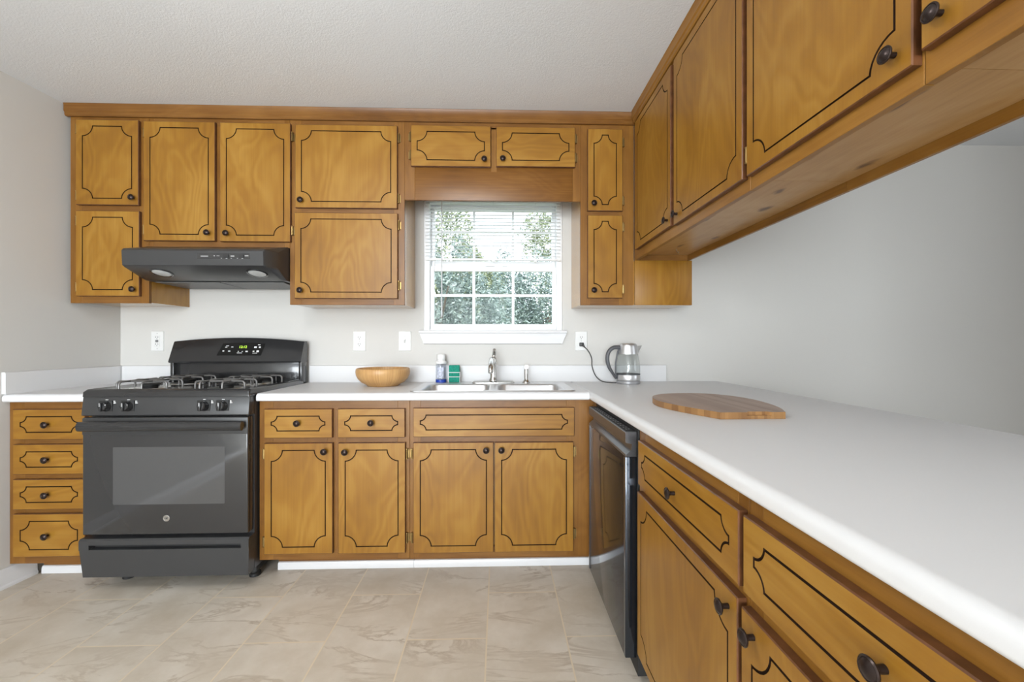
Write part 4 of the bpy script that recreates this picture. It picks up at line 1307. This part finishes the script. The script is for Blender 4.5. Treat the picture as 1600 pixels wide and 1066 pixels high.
def mesh_mat():
    mm, nt, b_ = new_mat('grease_filter_mesh')
    tc = nt.nodes.new('ShaderNodeTexCoord')
    ck = nt.nodes.new('ShaderNodeTexChecker'); ck.inputs['Scale'].default_value = 260
    ck.inputs['Color1'].default_value = (0.05, 0.05, 0.05, 1); ck.inputs['Color2'].default_value = (0.24, 0.24, 0.24, 1)
    nt.links.new(tc.outputs['Object'], ck.inputs['Vector'])
    nt.links.new(ck.outputs['Color'], b_.inputs['Base Color'])
    b_.inputs['Roughness'].default_value = 0.45; b_.inputs['Metallic'].default_value = 0.5
    return mm
m.build('grease_filter', mesh_mat(), t)
def hf(x0, x1, z0, z1, n0, n1):
    """small block on the front of the hood"""
    y = lambda z: 2.168 - 0.004 * (z - 1.541) / 0.071
    return [[(x0, y(z0) - n, z0), (x1, y(z0) - n, z0), (x1, y(z1) - n, z1), (x0, y(z1) - n, z1)] for n in (n0, n1)]
cxs = -1.345
MB().loft(hf(cxs - 0.145, cxs + 0.110, 1.572, 1.601, -0.0005, 0.001)).build('switch_panel', BLKG, t)
for x in (cxs - 0.005, cxs + 0.070):
    k_ = MB().loft(hf(x - 0.012, x + 0.012, 1.578, 1.594, 0.0008, 0.006)).build('rocker_switch', BLK, t)
m = MB()
for x, wd, zz, hh in ((cxs - 0.110, 0.036, 1.585, 0.004), (cxs - 0.062, 0.006, 1.587, 0.004), (cxs - 0.044, 0.014, 1.587, 0.0015), (cxs + 0.026, 0.018, 1.586, 0.005), (cxs + 0.095, 0.018, 1.588, 0.004), (cxs - 0.028, 0.006, 1.5755, 0.003), (cxs - 0.003, 0.008, 1.5745, 0.003), (cxs + 0.020, 0.006, 1.5755, 0.003), (cxs + 0.050, 0.006, 1.5755, 0.003), (cxs + 0.074, 0.008, 1.5745, 0.003)):
    m.loft(hf(x - wd / 2, x + wd / 2, zz - hh / 2, zz + hh / 2, 0.0008, 0.0014))
m.build('printed_symbols', plain('grey_symbols', (0.38, 0.38, 0.38), 0.5), t)

# ------------------------------------------------------------------ dishwasher
DY0, DY1 = 1.446, 2.036
XD = 0.430
t = thing('dishwasher', 'black stainless built-in dishwasher in the peninsula beside the sink cabinet', 'dishwasher', (0.75, (DY0 + DY1) / 2, 0.0))
MB().box(0.4695, 1.05, DY0 - 0.012, DY1 + 0.020, 0.030, 0.868).build('tub', BLKD, t)
MB().box(XP + 0.05, XP + 0.07, DY0, DY1, 0.001, 0.0295).build('toe_panel', BLKD, t)
m = MB().box(XD, 0.468, DY0, DY1, 0.084, 0.768, bev=0.002)
dr = m.build('door', [DWG], t)
MB().box(XD - 0.0006, XD + 0.0006, DY0 + 0.002, DY0 + 0.016, 0.086, 0.766).build('edge_strip', SLATE, dr)
MB().box(XD - 0.0006, XD + 0.0006, DY1 - 0.016, DY1 - 0.002, 0.086, 0.766).build('edge_strip', SLATE, dr)
m = MB().prism([(0.468, 0.769), (XD, 0.769), (XD + 0.002, 0.776), (XD + 0.020, 0.790), (XD + 0.022, 0.812), (XD + 0.001, 0.816), (XD, 0.820), (XD, 0.851), (XD + 0.002, 0.853), (0.468, 0.853)], 'y', DY0, DY1)
m.build('handle_bar', SLATE, dr)
m = MB()
m.box(XD + 0.006, 0.467, DY0 + 0.01, DY1 - 0.01, 0.8531, 0.8540)
cs = m.build('control_strip', BLKD, dr)
m = MB()
rng = random.Random(4)
y = DY0 + 0.04
while y < DY1 - 0.05:
    m.box(XD + 0.014, XD + 0.018, y, y + rng.uniform(0.008, 0.02), 0.8539, 0.8545)
    m.lathe([(0.004, 0.0), (0.004, 0.0006)], (XD + 0.026, y + 0.007, 0.8539), (0, 0, 1), 10)
    y += 0.034
m.build('button_marks', plain('grey_print', (0.35, 0.35, 0.36), 0.5), cs)
m = MB().box(0.4705, 0.489, 2.058, YB - 0.001, 0.102, ZT)
tag(m.build('corner_filler', FR_V), 'narrow brown filler strip between the dishwasher and the sink base cabinet', 'filler strip')

# ------------------------------------------------------------------ kitchen ceiling lamp, plus two unseen fixtures added for rear and dining fill
for nm, lx, ly, lab in (('ceiling_light', -0.80, 0.60, 'round white flush ceiling light above the kitchen floor'), ('ceiling_light', -0.8, -2.4, 'round white flush ceiling light added as fill near the rear opening'), ('ceiling_light', 2.6, 0.3, 'round white flush ceiling light added as fill above the dining area')):
    t = thing(nm, lab, 'ceiling light', (lx, ly, ZC), 'ceiling lights')
    MB().lathe([(0.19, -0.0005), (0.19, -0.03), (0.175, -0.035)], (lx, ly, ZC), (0, 0, 1), 36).build('rim', TRIMW, t)
    MB().lathe([(0.174, -0.030), (0.165, -0.055), (0.12, -0.078), (0.0, -0.09)], (lx, ly, ZC), (0, 0, 1), 36).build('diffuser', emit('lit_diffuser', (1.0, 0.93, 0.84), 1.5), t)
